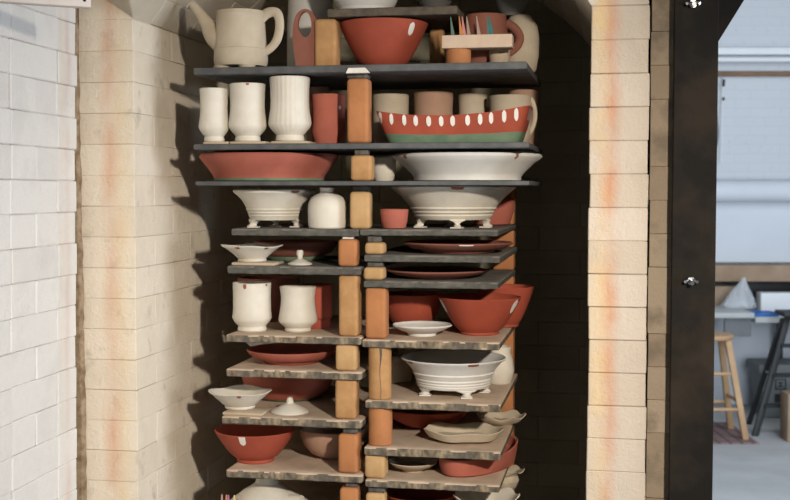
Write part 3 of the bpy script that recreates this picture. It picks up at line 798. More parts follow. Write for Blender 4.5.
# --- shelf D others
q = fit(308, 346.5, 188, 'DL', back=.008)
pot('bottle_vase', q, scaled([(.90, 0), (.97, .03), (1, .2), (1, .52), (.96, .65), (.84, .76), (.62, .83), (.40, .875), (.35, .91), (.36, .96), (.40, 1)], q.R, q.h), 'white', 'squat white bottle vase with a narrow neck', 'vase')
q = fit(380, 408.5, 209.5, 'DR', back=.01)
pot('terracotta_cup', q, scaled([(.72, 0), (.80, .04), (.92, .4), (.99, .85), (1, 1)], q.R, q.h), 'pinkterra', 'little terracotta cup left of the large white footed bowl', 'cup')
q = fit(470, 514, 196, 'DR', v=2.90)
pot('terracotta_jar', q, scaled([(.7, 0), (.8, .05), (1, .5), (.96, .85), (.8, 1)], q.R, q.h), 'pinkterra', 'terracotta pot hidden behind the right side of the large footed bowl', 'pot')
# --- shelf E
zt = tile('clay_tile', 231.5, 274, 'EL', 2.578, 2.66, .0065, 'beige', 'thin clay slab under the small white flared bowl', 'clay slabs under flared bowls')
def square(R, k=.12):
    def f(x, y, z):
        a = math.atan2(y, x); r = math.hypot(x, y); w = min(1, r / R)
        s_ = 1 + k * w * w * (abs(math.cos(2 * (a - FACE))) ** 1.0 - .5)
        return (x * s_, y * s_, z * (1 + .05 * w * math.cos(4 * (a - FACE))))
    return f
q = fit(222, 282.5, 244.5, 'EL', zb=zt, back=.0)
pot('flared_bowl', q, [(q.R * .46, 0), (q.R * .48, .003), (q.R * .44, q.h * .14), (q.R * .50, q.h * .25), (q.R * .70, q.h * .6), (q.R * .88, q.h * .86), (q.R * .99, q.h * .97), (q.R * 1.0, q.h)], ['white', 'chip'], 'small white flared bowl on a clay slab, next to the lid', 'bowl', 'white flared bowls', t=.004, marks=[(-14, 4, .86, 1, 1), (14, 4, .86, 1, 1)], xf=square(q.R, .06))
q = fit(254, 338, 240, 'EL', v=2.82)
pot('terracotta_bowl', q, [(q.R * .62, 0), (q.R * .65, .003), (q.R * .68, .010), (q.R * .86, q.h * .45), (q.R, q.h * .9), (q.R * .99, q.h)], ['brownterra', 'green'], 'brown terracotta bowl behind the small white lid', 'bowl', 'bowls at the back of shelves', t=.005, mat_fn=lambda i: 1 if i < 3 else 0)
def lid(pl, pr, top, key, pyb, label, m='white', pointed=False):
    q = fit(pl, pr, top, key, pyb=pyb, rb=1.0)
    q.h = K((pl + pr) / 2, top, q.v).z - q.z
    T = thing('jar_lid', label, 'lid', q.loc, group='loose white lids')
    R, h = q.R, q.h
    kz = h * (.42 if not pointed else .6)
    bm = bmesh.new(); lathe(bm, [(0, 0), (R * .97, 0), (R, .002), (R * .95, h * .12), (R * .72, kz * .5), (R * .4, kz * .8), (R * .2, kz), (0, kz)], 44); obj('cover', bm, m, T)
    bm = bmesh.new()
    if pointed: lathe(bm, [(0, kz - .002), (R * .22, kz - .002), (R * .17, kz + (h - kz) * .5), (R * .13, kz + (h - kz) * .85), (0, h)], 24)
    else: lathe(bm, [(0, kz - .002), (R * .22, kz - .002), (R * .20, kz + (h - kz) * .2), (R * .29, kz + (h - kz) * .45), (R * .27, kz + (h - kz) * .9), (R * .2, h), (0, h)], 28)
    obj('knob', bm, m, T)
lid(287.5, 312.5, 250, 'EL', 265.5, 'small white lid with a round knob on the grey shelf')
q = fit(403, 513, 240.5, 'ER', back=.012)
ol = [(q.R * .62, 0), (q.R * .66, .003), (q.R * .68, .008), (q.R * .84, q.h * .42), (q.R * .96, q.h * .8), (q.R, q.h * .95), (q.R * .99, q.h)]
pot('brown_platter', q, ol, ['brownterra', 'slip'], 'brown terracotta platter on the upper of two close set grey shelves', 'platter', 'brown platters', t=.006, marks=[(8, 14, .86, 1, 1)])
q = fit(386.5, 488, 267, 'FR', back=.012)
ol = [(q.R * .60, 0), (q.R * .64, .003), (q.R * .66, .008), (q.R * .84, q.h * .42), (q.R * .96, q.h * .8), (q.R, q.h * .95), (q.R * .99, q.h)]
pot('brown_platter', q, ol, 'brownterra', 'brown terracotta platter on the lower of two close set grey shelves', 'platter', 'brown platters', t=.006)
# --- cups on shelf G left
q = fit(232.5, 272, 281.5, 'GL', pyb=332.5, rb=.75)
pot('white_cup', q, scaled([(.68, 0), (.74, .03), (.70, .1), (.72, .12), (.90, .2), (1, .28), (.96, .42), (.95, .7), (.96, .9), (.97, 1)], q.R, q.h), ['white', 'chip'], 'left white cup of the pair, with a red drip on its rim', 'cup', 'pair of white cups', marks=[(-7, 3, .90, 1.0, 1), (14, 1.5, .95, 1, 1)])
q = fit(278.5, 317.5, 285.5, 'GL', pyb=333, rb=.75)
pot('white_cup', q, scaled([(.62, 0), (.68, .03), (.66, .09), (.70, .11), (.95, .2), (1, .26), (.95, .4), (.88, .6), (.86, .75), (.9, .92), (.94, 1)], q.R, q.h), 'white', 'right white waisted cup of the pair, beside the terracotta cup', 'cup', 'pair of white cups')
q = fit(300, 333.5, 283.5, 'GL', v=2.74)
pot('terracotta_cup', q, scaled([(.80, 0), (.84, .04), (.84, .2), (.95, .26), (.94, .6), (.97, 1)], q.R, q.h), 'terra', 'terracotta cup behind the waisted white cup', 'cup')
q = fit(238, 300, 275.5, 'GL', v=2.87)
pot('terracotta_bowl', q, scaled([(.6, 0), (.65, .05), (.9, .5), (1, .92), (.99, 1)], q.R, q.h), 'brownterra', 'dark terracotta vessel behind the pair of white cups', 'bowl', 'bowls at the back of shelves')
# --- shelf G right
q = fit(380, 444, 291, 'GR', v=2.80)
pot('terracotta_bowl', q, bowl_line(q.R, q.h, q.R * .5, .008, .62), 'terra', 'red bowl standing behind the little white dish', 'bowl', 'bowls at the back of shelves')
q = fit(392, 452, 320.5, 'GR', pyb=337, rb=.5)
q.h = .024
pot('white_dish', q, [(q.R * .46, 0), (q.R * .48, .003), (q.R * .48, .006), (q.R * .72, q.h * .5), (q.R * .96, q.h * .85), (q.R, q.h * .95), (q.R * .99, q.h)], 'bluewhite', 'little shallow white dish in front of the red bowls', 'dish', t=.0045, floor=.009)
q = fit(438, 521, 293.5, 'GR', pyb=336, rb=.5)
q.h = K(480, 297, q.v).z - q.z
pot('terracotta_bowl', q, bowl_line(q.R, q.h, q.R * .47, .006, .78), ['terra', 'slip'], 'flared red bowl with two white dabs at the shelf front, beside the white dish', 'bowl', 'red bowls with white dabs', marks=[(-35.5, 3, .60, .98, 1), (33.5, 4, .60, .98, 1)])
q = fit(476, 534, 284.5, 'GR', v=2.885)
pot('terracotta_bowl', q, bowl_line(q.R, q.h, q.R * .47, .006, .78), ['terra', 'slip'], 'flared red bowl behind, sticking out past the right edge of the shelf', 'bowl', 'red bowls with white dabs', marks=[(31, 3, .6, .98, 1)])
# --- shelf H left
q = fit(247, 337, 344, 'HL', pyb=366, rb=.62)
q.h = K(290, 349, q.v).z - q.z
pot('terracotta_bowl', q, [(q.R * .58, 0), (q.R * .62, .003), (q.R * .66, .008), (q.R * .84, q.h * .42), (q.R * .97, q.h * .8), (q.R, q.h)], 'pinkterra', 'shallow pink terracotta bowl on the left stack, below the cup pair', 'bowl', t=.005)
q = fit(240, 300, 343.5, 'HL', v=2.90); q.h = .045
pot('white_bowl', q, scaled([(.5, 0), (.55, .05), (.85, .5), (1, 1)], q.R, q.h), 'bluewhite', 'white bowl half hidden behind the left rim of the pink bowl', 'cup')
# --- shelf I left
zt = tile('clay_tile', 222.5, 262, 'IL', 2.582, 2.66, .006, 'beige', 'thin clay slab under the squarish white bowl', 'clay slabs under flared bowls')
q = fit(210, 270.5, 388, 'IL', zb=zt, v=2.645)
q.h = K(240, 391, q.v).z - q.z
pot('flared_bowl', q, [(q.R * .48, 0), (q.R * .50, .003), (q.R * .47, q.h * .14), (q.R * .55, q.h * .24), (q.R * .80, q.h * .66), (q.R * .96, q.h * .94), (q.R * 1.0, q.h)], ['white', 'chip'], 'squarish white flared bowl overhanging the left shelf end', 'bowl', 'white flared bowls', t=.004, marks=[(-1, 4, .80, .96, 1)], xf=square(q.R, .10))
q = fit(242, 334, 376, 'IL', v=2.835)
q.h = K(285, 379, 2.70).z - q.z
pot('terracotta_bowl', q, [(q.R * .62, 0), (q.R * .66, .003), (q.R * .72, q.h * .10), (q.R * .88, q.h * .32), (q.R * .97, q.h * .6), (q.R, q.h * .88), (q.R, q.h)], ['pinkterra', 'green'], 'broad pink terracotta bowl behind the lid with pointed knob', 'bowl', 'bowls at the back of shelves', t=.006, mat_fn=lambda i: 1 if i < 3 else 0)
lid(271, 309, 396.5, 'IL', 416, 'white lid with a pointed knob in front of the pink bowl', pointed=True)
# --- shelf H right
footed('footed_bowl', 401, 506, 351, 'HR', [(426, 0), (466, 0), (488, 1)], .16, 'white ridged bowl on clawed feet in the right stack', line_ridge, m='bluewhite', v=2.70, marks=[(-42, 8, .93, 1, 1), (19, 11, .92, 1, 1)], wl=('left', 'middle', 'right'), wlab='ridged bowl', fw=.017)
q = fit(484, 514, 345, 'HR', v=2.86)
pot('white_vase', q, scaled([(.75, 0), (.85, .05), (1, .35), (.92, .65), (.75, .85), (.8, 1)], q.R, q.h), 'white', 'white vase behind the right side of the ridged bowl', 'vase')
q = fit(378, 413, 353, 'HR', v=2.84)
pot('cream_jar', q, scaled([(.85, 0), (.95, .05), (1, .4), (.95, .8), (.85, 1)], q.R, q.h), 'cream', 'cream jar behind the round post, left of the ridged bowl', 'jar')
# --- shelf I right
q = fit(384, 470, 406, 'IR', v=2.82)
q.h = .047
pot('terracotta_bowl', q, [(q.R * .30, 0), (q.R * .34, .002), (q.R * .55, q.h * .16), (q.R * .78, q.h * .42), (q.R * .93, q.h * .75), (q.R, q.h)], 'terra', 'round bottomed red bowl behind the wavy white plate', 'bowl', 'bowls at the back of shelves', t=.006)
def wavy(R, lobes, amp, zamp, ph=0, sx=1, sy=1):
    def f(x, y, z):
        a = math.atan2(y, x); r = math.hypot(x, y); w = min(1.0, (r / R)) ** 3
        s_ = 1 + amp * w * math.cos(lobes * a + ph)
        return (x * s_ * sx, y * s_ * sy, z + zamp * w * math.sin(lobes * a * .5 * 2 + ph + 1.2) + .25 * zamp * w * math.cos(2 * a))
    return f
q = fit(423, 503, 424, 'IR', pyb=447, rb=.8)
pot('wavy_plate', q, [(q.R * .55, 0), (q.R * .60, .002), (q.R * .85, .008), (q.R * .95, .02), (q.R, .026)], 'cream', 'wavy rimmed white plate at the front of the shelf', 'plate', 'wavy rimmed dishes', t=.004, floor=.005, xf=wavy(q.R, 5, .03, .003, .6, 1, .78))
q = fit(477, 525, 411, 'IR', v=2.885)
pot('wavy_plate', q, [(q.R * .5, 0), (q.R * .55, .003), (q.R * .8, q.h * .4), (q.R * .95, q.h * .8), (q.R, q.h)], 'cream', 'small wavy dish at the back, sticking out past the right shelf edge', 'plate', 'wavy rimmed dishes', t=.004, floor=.007, xf=wavy(q.R, 6, .05, .004, 0))
# --- shelf J left
q = fit(215, 296.5, 428, 'JL', pyb=464.5, rb=.45)
q.h = K(256, 429, q.v).z - q.z
pot('terracotta_bowl', q, bowl_line(q.R, q.h, q.R * .46, .008, .72), ['terra', 'slip'], 'red bowl with a single white dab near the bottom of the left stack', 'bowl', 'red bowls with white dabs', marks=[(-12.5, 6, .70, 1.0, 1)])
q = fit(300, 366, 430, 'JL', v=2.74)
q.h = K(330, 434, 2.67).z - q.z
pot('terracotta_bowl', q, [(q.R * .38, 0), (q.R * .42, .002), (q.R * .66, q.h * .16), (q.R * .86, q.h * .42), (q.R * .97, q.h * .75), (q.R, q.h)], ['pinktan'], 'pink brown bowl behind, right of the single dabbed red bowl', 'bowl', 'bowls at the back of shelves', t=.005)
# --- shelf J right
q = fit(388, 438, 456, 'JR', pyb=473.5, rb=.5)
q.h = K(412, 461, q.v).z - q.z
pot('white_dish', q, [(q.R * .42, 0), (q.R * .44, .004), (q.R * .46, .008), (q.R * .75, q.h * .5), (q.R * .97, q.h * .9), (q.R, q.h)], 'cream', 'small cream dish left of the oval terracotta dish', 'dish', t=.004)
s = SH['JR']
q = fit(441, 517, 450, 'JR', v=2.735)
ex = .80; ey = 1.55
def ovalf(x, y, z, R=q.R):
    a = math.radians(-24); x *= ex; y *= ey
    w = math.hypot(x / ex, y / ey) / R
    zz = z + (max(0, y) ** 1.0) * .10 * w * (1 if z > .01 else 0)
    return (x * math.cos(a) - y * math.sin(a), x * math.sin(a) + y * math.cos(a), zz)
hh = .040
pot('oval_dish', q, [(q.R * .86, 0), (q.R * .92, .004), (q.R * .97, hh * .5), (q.R, hh)], 'pinkterra', 'oval pink terracotta dish running back along the right shelf edge', 'dish', t=.006, floor=.006, xf=ovalf)
q = fit(494, 524, 466, 'JR', v=3.0)
q.u += .02; q.loc = (q.u, q.v, q.z)
# --- lowest shelves
q = fit(224, 312, 481, 'KL', v=2.675)
q.h = SH['JL'].zb - SH['KL'].z - .006
T = thing('white_teapot', 'white round pot with a short spout under the lowest left shelf', 'pot', q.loc)
bm = bmesh.new(); ol = scaled([(.62, 0), (.70, .02), (.96, .08), (.97, .14), (.86, .24), (.72, .36), (.57, .49), (.38, .62), (.28, .71), (.25, .85), (.27, 1)], q.R, q.h)
lathe(bm, vessel(ol, .005, .01), 56); obj('body', bm, 'white', T)
bm = bmesh.new(); tube(bm, [(q.R * .45, -.02, q.h * .27), (q.R * .70, -.025, q.h * .33), (q.R * .88, -.03, q.h * .38)], [.019, .014, .011], 16); obj('spout', bm, 'white', T)
a = K(218, 500, 2.60); b = K(246, 500, 2.60)
T = thing('cone_pack', 'row of small coloured cones at the lower left beside the white pot', 'cone pack', ((a.x + b.x) / 2, 2.60, SH['KL'].z + E))
zt = K(230, 495, 2.60).z - SH['KL'].z
bm = bmesh.new(); box(bm, -.035, .033, -.012, .012, 0, .016, 0, .002, 2); obj('plaque', bm, 'wash', T)
for px, mt in ((222, 'cwhite'), (226.5, 'corange'), (228.5, 'cviolet'), (234.5, 'cyellow'), (241, 'cwhite')):
    x = K(px, 498, 2.60).x - T.location.x
    bm = bmesh.new(); hexa(bm, [(x - .004, -.004, .012), (x + .004, -.004, .012), (x + .004, .004, .012), (x - .004, .004, .012), (x - .0015, -.001, zt), (x + .0012, -.001, zt), (x + .0012, .001, zt), (x - .0015, .001, zt)])
    obj('cone', bm, mt, T, smooth=False)
q = fit(383, 459, 487, 'KR', v=2.72)
q.h = K(421, 492, 2.72).z - q.z
pot('terracotta_bowl', q, bowl_line(q.R, q.h, q.R * .5, .006, .7), 'terra', 'red bowl at the picture bottom, left of the wavy white bowl', 'bowl')
q = fit(453, 519, 487, 'KR', v=2.66)
q.h = K(486, 495, 2.66).z - q.z
pot('wavy_bowl', q, bowl_line(q.R, q.h, q.R * .5, .006, .9), 'white', 'wavy white bowl at the picture bottom of the right stack', 'bowl', 'wavy rimmed dishes', xf=wavy(q.R, 7, .035, .004, .4)) 
q = fit(488, 524, 465, 'KR', v=2.93)
q.h = K(508, 470, 2.93).z - q.z
pot('wavy_vase', q, scaled([(.55, 0), (.6, .04), (.72, .4), (.62, .72), (.75, .9), (1, 1)], q.R, q.h), 'cream', 'cream vase with wavy flared rim beyond the lowest right shelf edge', 'vase', xf=wavy(q.R, 6, .05, .004, 0))

# ------------------------------------------------------------------ studio beyond the kiln
RZ = PHI
def at(px, py, D): return B(px, py, D)
DW = 8.75
floor_bm = bmesh.new(); box(floor_bm, -6, 9, -3, 12, -.1, 0)
struct(obj('floor', floor_bm, 'concrete', smooth=False))
# painted block wall
M['block'] = None
def block_mat():
    m, nt, bs = new_mat('painted_brick_wall')
    bs.inputs['Roughness'].default_value = .7
    co = coords(nt); mp = nt.nodes.new('ShaderNodeMapping'); mp.inputs['Rotation'].default_value = (PI / 2, 0, 0)
    nt.links.new(co, mp.inputs[0])
    br = nt.nodes.new('ShaderNodeTexBrick'); br.inputs['Scale'].default_value = 1
    br.inputs['Brick Width'].default_value = .22; br.inputs['Row Height'].default_value = .066; br.inputs['Mortar Size'].default_value = .004
    br.inputs['Color1'].default_value = (.58, .61, .65, 1); br.inputs['Color2'].default_value = (.57, .60, .64, 1); br.inputs['Mortar'].default_value = (.54, .57, .61, 1)
    nt.links.new(mp.outputs[0], br.inputs['Vector'])
    n = noise(nt, 22, 5, co)
    nt.links.new(mix(nt, math_n(nt, 'MULTIPLY', ramp(nt, n.outputs['Fac'], .60, .70), .22), br.outputs['Color'], (.25, .26, .29)), bs.inputs['Base Color'])
    bump(nt, bs, br.outputs['Fac'], -.5, .004)
    return m
M['block'] = block_mat()
w0 = at(900, 190, DW)
bm = bmesh.new(); box(bm, -3.2, 3.0, 0, .2, -1.56, 2.6)
struct(obj('wall_studio', bm, 'block', loc=w0, rot=(0, 0, RZ), smooth=False))
def seg_box(name, pl, pr, pt, pb, D, depth, m, label, cat, bev=.004, group=None):
    a = at(pl, pt, D); b = at(pr, pt, D); c = at(pl, pb, D)
    bm = bmesh.new(); w = (b - a).length; h = a.z - c.z
    box(bm, 0, w, 0, depth, 0, h, 0, min(bev, h * .3), 2)
    o = obj(name, bm, m, loc=(a.x, a.y, c.z), rot=(0, 0, RZ))
    return tag(o, label, cat, group) if label else o
seg_box('wall_ledge', 690, 860, 47.5, 54.5, DW - .06, .055, 'paintwhite', 'flat white ledge along the studio wall above the pipe', 'ledge')
def seg_tube(name, pl, pr, py, D, r, m, label, cat):
    a = at(pl, py, D); b = at(pr, py, D); bm = bmesh.new(); w = (b - a).length
    tube(bm, [(0, 0, 0), (w, 0, 0)], r, 16)
    return tag(obj(name, bm, m, loc=a, rot=(0, 0, RZ)), label, cat)
seg_tube('wall_pipe', 690, 860, 59.5, DW - .08, .019, 'paintwhite', 'white pipe running along the studio wall', 'pipe')
seg_box('wooden_rail', 690, 860, 71, 76, DW - .05, .045, 'railwood', 'thin brown wooden rail under the white pipe', 'rail')
bm = bmesh.new(); a = at(723, 77, DW - .06); c = at(722, 162, DW - .06)
tube(bm, [(0, 0, 0), (-.003, 0, (c.z - a.z) * .5), (-.006, 0, c.z - a.z)], .0035, 8)
T = tag(obj('hanging_cord', bm, 'paintwhite', loc=a, rot=(0, 0, RZ)), 'thin white cord hanging from the rail with black clips', 'cord')
for py, l_ in ((83, .05), (99, .02)):
    bm = bmesh.new(); z = at(723, py, DW - .06).z - a.z; tube(bm, [(.006, -.006, z + l_ / 2), (.004, -.006, z - l_ / 2)], .009, 10); obj('clip', bm, 'black', T)
bm = bmesh.new(); a = at(713, 95, DW - .07)
tube(bm, [tuple(Vector((RGT.dot(at(px, py, DW - .07) - a), 0, at(px, py, DW - .07).z - a.z))) for px, py in ((711, 80), (715, 105), (717.5, 128), (717, 142), (713, 155), (706, 160))], .008, 10)
tag(obj('looped_cable', bm, 'greymetal', loc=a, rot=(0, 0, RZ)), 'dark cable curving out from behind the steel column', 'cable')
# white backdrop sheet, top bulge shaped to give a dark shade band, above a timber
bm = bmesh.new(); a = at(700, 262, DW - .05); wv = (at(870, 262, DW) - a).length
pts = []
z1 = at(700, 180, DW).z - a.z; z2 = at(700, 198, DW).z - a.z
rr_ = (z1 - z2) * .62; zc_ = z1 - rr_
prof = [(.0, 0), (.0, zc_ - rr_ * .8)] + [(-rr_ * .6 - rr_ * math.sin(PI * k / 12) , zc_ - rr_ * math.cos(PI * k / 12)) for k in range(1, 12)] + [(-rr_ * .3, z1)]
pr = None
for y, z in prof:
    r = [bm.verts.new((0, y - .01, z)), bm.verts.new((wv, y - .01, z)), bm.verts.new((wv, .04, z)), bm.verts.new((0, .04, z))]
    if pr:
        for q_ in range(4): bm.faces.new((pr[q_], pr[(q_ + 1) % 4], r[(q_ + 1) % 4], r[q_]))
    else: bm.faces.new(r)
    pr = r
bm.faces.new(pr)
tag(obj('white_board', bm, 'sheet', loc=a, rot=(0, 0, RZ)), 'plain white board on the studio wall above the timber shelf', 'board')
seg_box('timber_shelf', 690, 860, 265.5, 281.5, DW - .22, .21, 'woodbeam', 'rough brown timber beam along the studio wall', 'timber beam')
seg_box('gap_shade_strip', 690, 860, 282.2, 297.8, DW - .06, .05, 'black', 'black strip standing in for the shaded gap under the timber beam', 'gap_shade')  # black box gives the shade of the gap below the beam
# work table
D0 = 7.95
a = at(690, 313, D0); zt = a.z
T = thing('work_table', 'pale topped work table beside the steel column', 'table', (at(720, 313, D0).x, at(720, 313, D0).y, 0), RZ)
m7 = D0 / F
bm = bmesh.new(); box(bm, -.45, 35 * m7, 0, .74, zt - .035, zt, 0, .004, 2); obj('tabletop', bm, 'tabletop', T)
bm = bmesh.new(); box(bm, 6 * m7, 33 * m7, .03, .05, zt - .16, zt - .036, 0, .003); obj('apron', bm, 'greymetal', T)
for x, y in ((-.40, .05), (-.40, .65)):
    bm = bmesh.new(); box(bm, x - .02, x + .02, y - .02, y + .02, 0, zt - .036, 0, .003); obj('leg', bm, 'greymetal', T)
zt2 = zt + .001
o = seg_box('white_board', 727, 769.5, 322, 405, DW - .09, .03, 'sheet', 'white board standing against the wall under the work tables', 'board'); o.location.z = .001
# second bench to the right
D1 = 8.05
c = at(760, 320, D1)
T2 = thing('work_bench', 'second bench with a pale top behind the black ladder', 'bench', (c.x, c.y, 0), RZ)
bm = bmesh.new(); box(bm, -.03, 1.0, 0, .55, c.z - .02, c.z + .02, 0, .003); obj('benchtop', bm, 'tabletop', T2)
for x, y in ((.94, .03), (.30, .515), (.94, .515)):
    bm = bmesh.new(); box(bm, x - .02, x + .02, y - .02, y + .02, 0, c.z - .021, 0, .003); obj('leg', bm, 'black', T2)
zb2 = c.z + .021
p = at(763, 315, D1 + .12)
T3 = thing('blue_tray', 'flat blue plastic tray on the second bench', 'tray', (p.x, p.y, zb2), RZ)
bm = bmesh.new(); box(bm, -.075, .075, -.09, .09, 0, .012, 0, .004, 2)
obj('base', bm, 'blue', T3)
bm = bmesh.new()
for q4 in ((-.08, -.07, -.095, .095), (.07, .08, -.095, .095), (-.07, .07, -.095, -.087), (-.07, .07, .087, .095)): box(bm, q4[0], q4[1], q4[2], q4[3], .0, .020, 0, .002)
obj('rim', bm, 'blue', T3)
p = at(778, 312, D1 + .42)
bm = bmesh.new(); box(bm, -.14, .5, -.06, .06, 0, .13, 0, .004, 2)
tag(obj('white_box', bm, 'paintwhite', loc=(p.x, p.y, zb2), rot=(0, 0, RZ)), 'long white box at the back of the second bench', 'box')
p = at(722, 305, D0 + .62)
bm = bmesh.new(); box(bm, -.2, .09, -.05, .05, 0, .13, 0, .004, 2)
tag(obj('cardboard_box', bm, 'cardboard', loc=(p.x, p.y, zt2), rot=(0, 0, RZ)), 'low brown box behind the plastic bag on the table', 'box')
# plastic bag
p = at(739, 309, D0 + .38); mb = (D0 + .38) / F
bm = bmesh.new(); nseg = 28; rings = []
for i, (rx, z, ox) in enumerate(((16, 0, -1), (16.5, 3, -1), (13, 9, 0), (9, 16, 1.5), (5.5, 22, 3), (2, 28, 4), (1.2, 30, 4.5))):
    ring = []
    for k in range(nseg):
        a_ = 2 * PI * k / nseg; w = 1 + .10 * math.sin(5 * a_ + i) + .06 * math.sin(9 * a_ - i * 1.3)
        ring.append(bm.verts.new(((ox + rx * math.cos(a_) * w) * mb, rx * .7 * math.sin(a_) * w * mb, max(0, z * mb))))
    rings.append(ring)
for A, Bq in zip(rings, rings[1:]):
    for k in range(nseg): bm.faces.new((A[k], A[(k + 1) % nseg], Bq[(k + 1) % nseg], Bq[k]))
bm.faces.new(rings[0]); bm.faces.new(rings[-1])
tag(obj('plastic_bag', bm, 'film', loc=(p.x, p.y, zt2)), 'clear plastic bag drawn up to a peak on the work table', 'bag')
# stool on a mat
c = at(708, 437, 7.57); c.z = 0
bm = bmesh.new(); box(bm, -.5, .245, -.27, .40, 0, .008, 0, .002)
mt = M['matc']
def grid_mat():
    m, nt, bs = new_mat('woven_mat'); bs.inputs['Roughness'].default_value = .95
    co = coords(nt); ch = nt.nodes.new('ShaderNodeTexBrick'); ch.offset = 0; ch.inputs['Scale'].default_value = 1
    ch.inputs['Brick Width'].default_value = .07; ch.inputs['Row Height'].default_value = .07; ch.inputs['Mortar Size'].default_value = .008
    ch.inputs['Color1'].default_value = (.27, .19, .19, 1); ch.inputs['Color2'].default_value = (.24, .16, .16, 1); ch.inputs['Mortar'].default_value = (.12, .07, .07, 1)
    nt.links.new(co, ch.inputs['Vector']); nt.links.new(ch.outputs['Color'], bs.inputs['Base Color']); return m
M['grid'] = grid_mat()
tag(obj('floor_mat', bm, 'grid', loc=(c.x, c.y, .0005), rot=(0, 0, RZ)), 'red brown checked mat under the stool', 'mat')
T = thing('wooden_stool', 'pale round topped wooden stool beside the steel column', 'stool', (c.x, c.y, .009), RZ)
H = .643
bm = bmesh.new(); lathe(bm, [(0, H - .035), (.130, H - .035), (.146, H - .027), (.150, H - .012), (.144, H - .002), (.10, H), (0, H - .003)], 48); obj('seat', bm, 'wood', T)
lb = {}
for sx in (-1, 1):
    for sy in (-1, 1):
        bm = bmesh.new(); A = Vector((sx * .19, sy * .165, 0)); Bv = Vector((sx * .095, sy * .085, H - .034)); lb[sx, sy] = (A, Bv)
        n_ = Vector((.019, 0, 0)); n2 = Vector((0, .016, 0))
        hexa(bm, [A - n_ - n2, A + n_ - n2, A + n_ + n2, A - n_ + n2, Bv - n_ - n2, Bv + n_ - n2, Bv + n_ + n2, Bv - n_ + n2], 0, .003, 2)
        obj('leg', bm, 'wood', T)
for (k1, k2, t) in (((-1, -1), (1, -1), .30), ((-1, -1), (1, -1), .66), ((-1, 1), (1, 1), .30), ((-1, 1), (1, 1), .60), ((1, -1), (1, 1), .38), ((-1, -1), (-1, 1), .38)):
    bm = bmesh.new(); tube(bm, [lb[k1][0].lerp(lb[k1][1], t), lb[k2][0].lerp(lb[k2][1], t)], .011, 12); obj('rung', bm, 'wood', T)
# black folding ladder
pa = at(755, 438, 7.55); T = thing('step_ladder', 'black folding step ladder in front of the grey bin', 'ladder', (pa.x, pa.y, 0), RZ)
def L3(px, py, D): p = at(px, py, D) - Vector((pa.x, pa.y, 0)); return Vector((p.dot(RGT), p.dot(FH), p.z))
def rail(name, A, Bv, w, d_):
    bm = bmesh.new(); A = Vector(A); Bv = Vector(Bv); n_ = Vector((w, 0, 0)); n2 = Vector((0, d_, 0))
    hexa(bm, [A - n_ - n2, A + n_ - n2, A + n_ + n2, A - n_ + n2, Bv - n_ - n2, Bv + n_ - n2, Bv + n_ + n2, Bv - n_ + n2], 0, .003, 2)
    return obj(name, bm, 'black', T)
fa = L3(755, 438, 7.55); fa.z = 0; fb = L3(788, 316, 7.75); ba = L3(748.5, 427, 7.93); ba.z = 0; bb = L3(783, 318, 7.80)
W2 = Vector((.42, -.02, 0))
rail('front_leg', fa, fb, .020, .014); rail('front_leg', fa + W2, fb + W2 * .9, .020, .014)
rail('back_leg', ba, bb, .016, .012); rail('back_leg', ba + W2, bb + W2 * .9, .016, .012)
for t in (.25, .5, .75):
    A = fa.lerp(fb, t); Bv = (fa + W2).lerp(fb + W2 * .9, t); bm = bmesh.new()
    box(bm, A.x, Bv.x, A.y - .03, A.y + .03, A.z - .01, A.z + .01, 0, .003); obj('step', bm, 'black', T)
bm = bmesh.new(); tube(bm, [fa.lerp(fb, .52), ba.lerp(bb, .5)], .007, 8); obj('brace', bm, 'zinc', T)
bm = bmesh.new(); box(bm, bb.x - .03, bb.x + .45, bb.y - .12, bb.y + .08, fb.z, fb.z + .03, 0, .004, 2); obj('top_cap', bm, 'black', T)
# grey bin
pb = at(760, 424, 8.12); pb.z = 0
T = thing('storage_bin', 'grey plastic bin behind the black ladder', 'bin', (pb.x, pb.y, 0), RZ)
bw = .52; bh = .375
bm = bmesh.new()
hexa(bm, [(.03, .02, 0), (bw - .03, .02, 0), (bw - .03, .25, 0), (.03, .25, 0), (0, 0, bh - .05), (bw, 0, bh - .05), (bw, .28, bh - .05), (0, .28, bh - .05)], 0, .012, 3); obj('body', bm, 'binplastic', T)
bm = bmesh.new(); box(bm, -.018, bw + .018, -.018, .30, bh - .06, bh, 0, .008, 2); obj('rim', bm, 'binplastic', T)
bm = bmesh.new()
x0 = .10; zz = .20
for q5 in ((0, .075, 0, .008), (0, .075, .067, .075), (0, .008, 0, .075), (.067, .075, 0, .075), (.02, .055, .02, .028), (.02, .055, .045, .053), (.033, .041, .02, .053), (0, .075, -.085, -.03)):
    box(bm, x0 + q5[0], x0 + q5[1], .001, .016, zz + q5[2], zz + q5[3])
obj('printed_mark', bm, 'black', T, smooth=False)
pc = at(787.5, 441, 7.36)
bm = bmesh.new(); box(bm, 0, .3, 0, .15, 0, .30, 0, .004, 2)
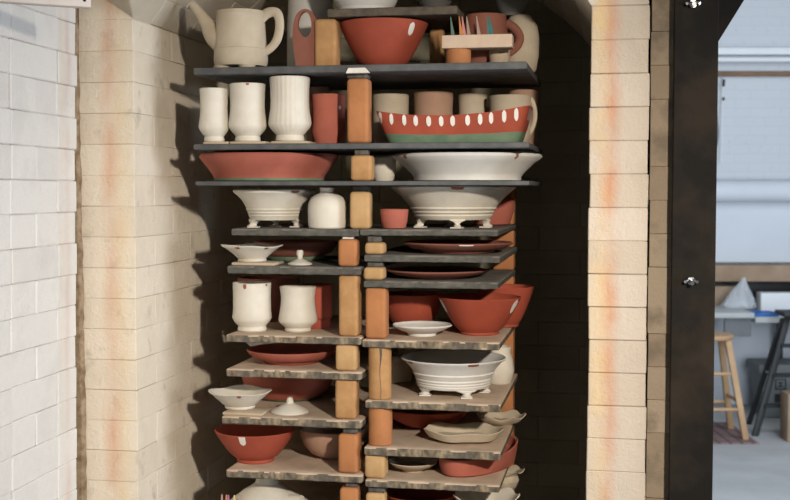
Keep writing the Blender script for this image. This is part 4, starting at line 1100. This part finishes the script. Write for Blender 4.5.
tag(obj('brown_box', bm, 'cardboard', loc=(pc.x, pc.y, .0005), rot=(0, 0, RZ)), 'brown box at the right edge of the picture by the ladder', 'box')

# ------------------------------------------------------------------ light
def light(name, kind, loc, energy, color, size=None, target=None, **kw):
    d = bpy.data.lights.new(name, kind); d.energy = energy; d.color = color
    o = bpy.data.objects.new(name, d); COL.objects.link(o); o.location = loc
    if kind == 'AREA':
        d.shape = 'RECTANGLE'; d.size, d.size_y = size
    elif size: d.shadow_soft_size = size
    if target is not None: o.rotation_euler = (Vector(target) - Vector(loc)).to_track_quat('-Z', 'Y').to_euler()
    return o
wl = light('work_lamp', 'SPOT', (.65, .40, 2.03), 275, (1.0, .90, .77), .05, (-.55, 2.6, .93))
wl.data.spot_size = math.radians(66); wl.data.spot_blend = 1.0
wl_ = at(1250, 60, 5.5)
light('daylight_window', 'AREA', (2.5, 1.45, 1.7), 68, (.80, .89, 1.0), (1.2, 1.2), (-1.1, 2.1, 1.5))
cl = at(760, 190, 7.2)
cl = B(395 + 2.9 / 5.6 * F, 190, 5.6)
ce = B(740, 190, 8.6)
light('studio_ceiling_light', 'AREA', (cl.x, cl.y, 3.0), 50, (.84, .92, 1.0), (1.6, 1.6), (ce.x, ce.y, 1.1))
dl = B(395 + 1.95 / 3.3 * F, 190, 3.3)
light('low_studio_fill', 'AREA', (dl.x, dl.y, 1.30), 125, (.84, .92, 1.0), (1.6, 2.0), (ce.x, ce.y, .8))  # added lamp out of view, brightens the board under the tables
light('room_fill', 'AREA', (-.72, -.8, 1.35), 3, (1.0, .93, .84), (.7, .7), (-.5, 2.6, 1.3))
wd = bpy.data.worlds.new('world'); sc.world = wd; wd.use_nodes = True
bg = wd.node_tree.nodes['Background']; bg.inputs[0].default_value = (.92, .95, 1, 1); bg.inputs[1].default_value = .05
sc.view_settings.view_transform = 'Standard'; sc.view_settings.look = 'None'
sc.view_settings.exposure = 0.0; sc.view_settings.gamma = 1.0; sc.view_settings.use_curve_mapping = False
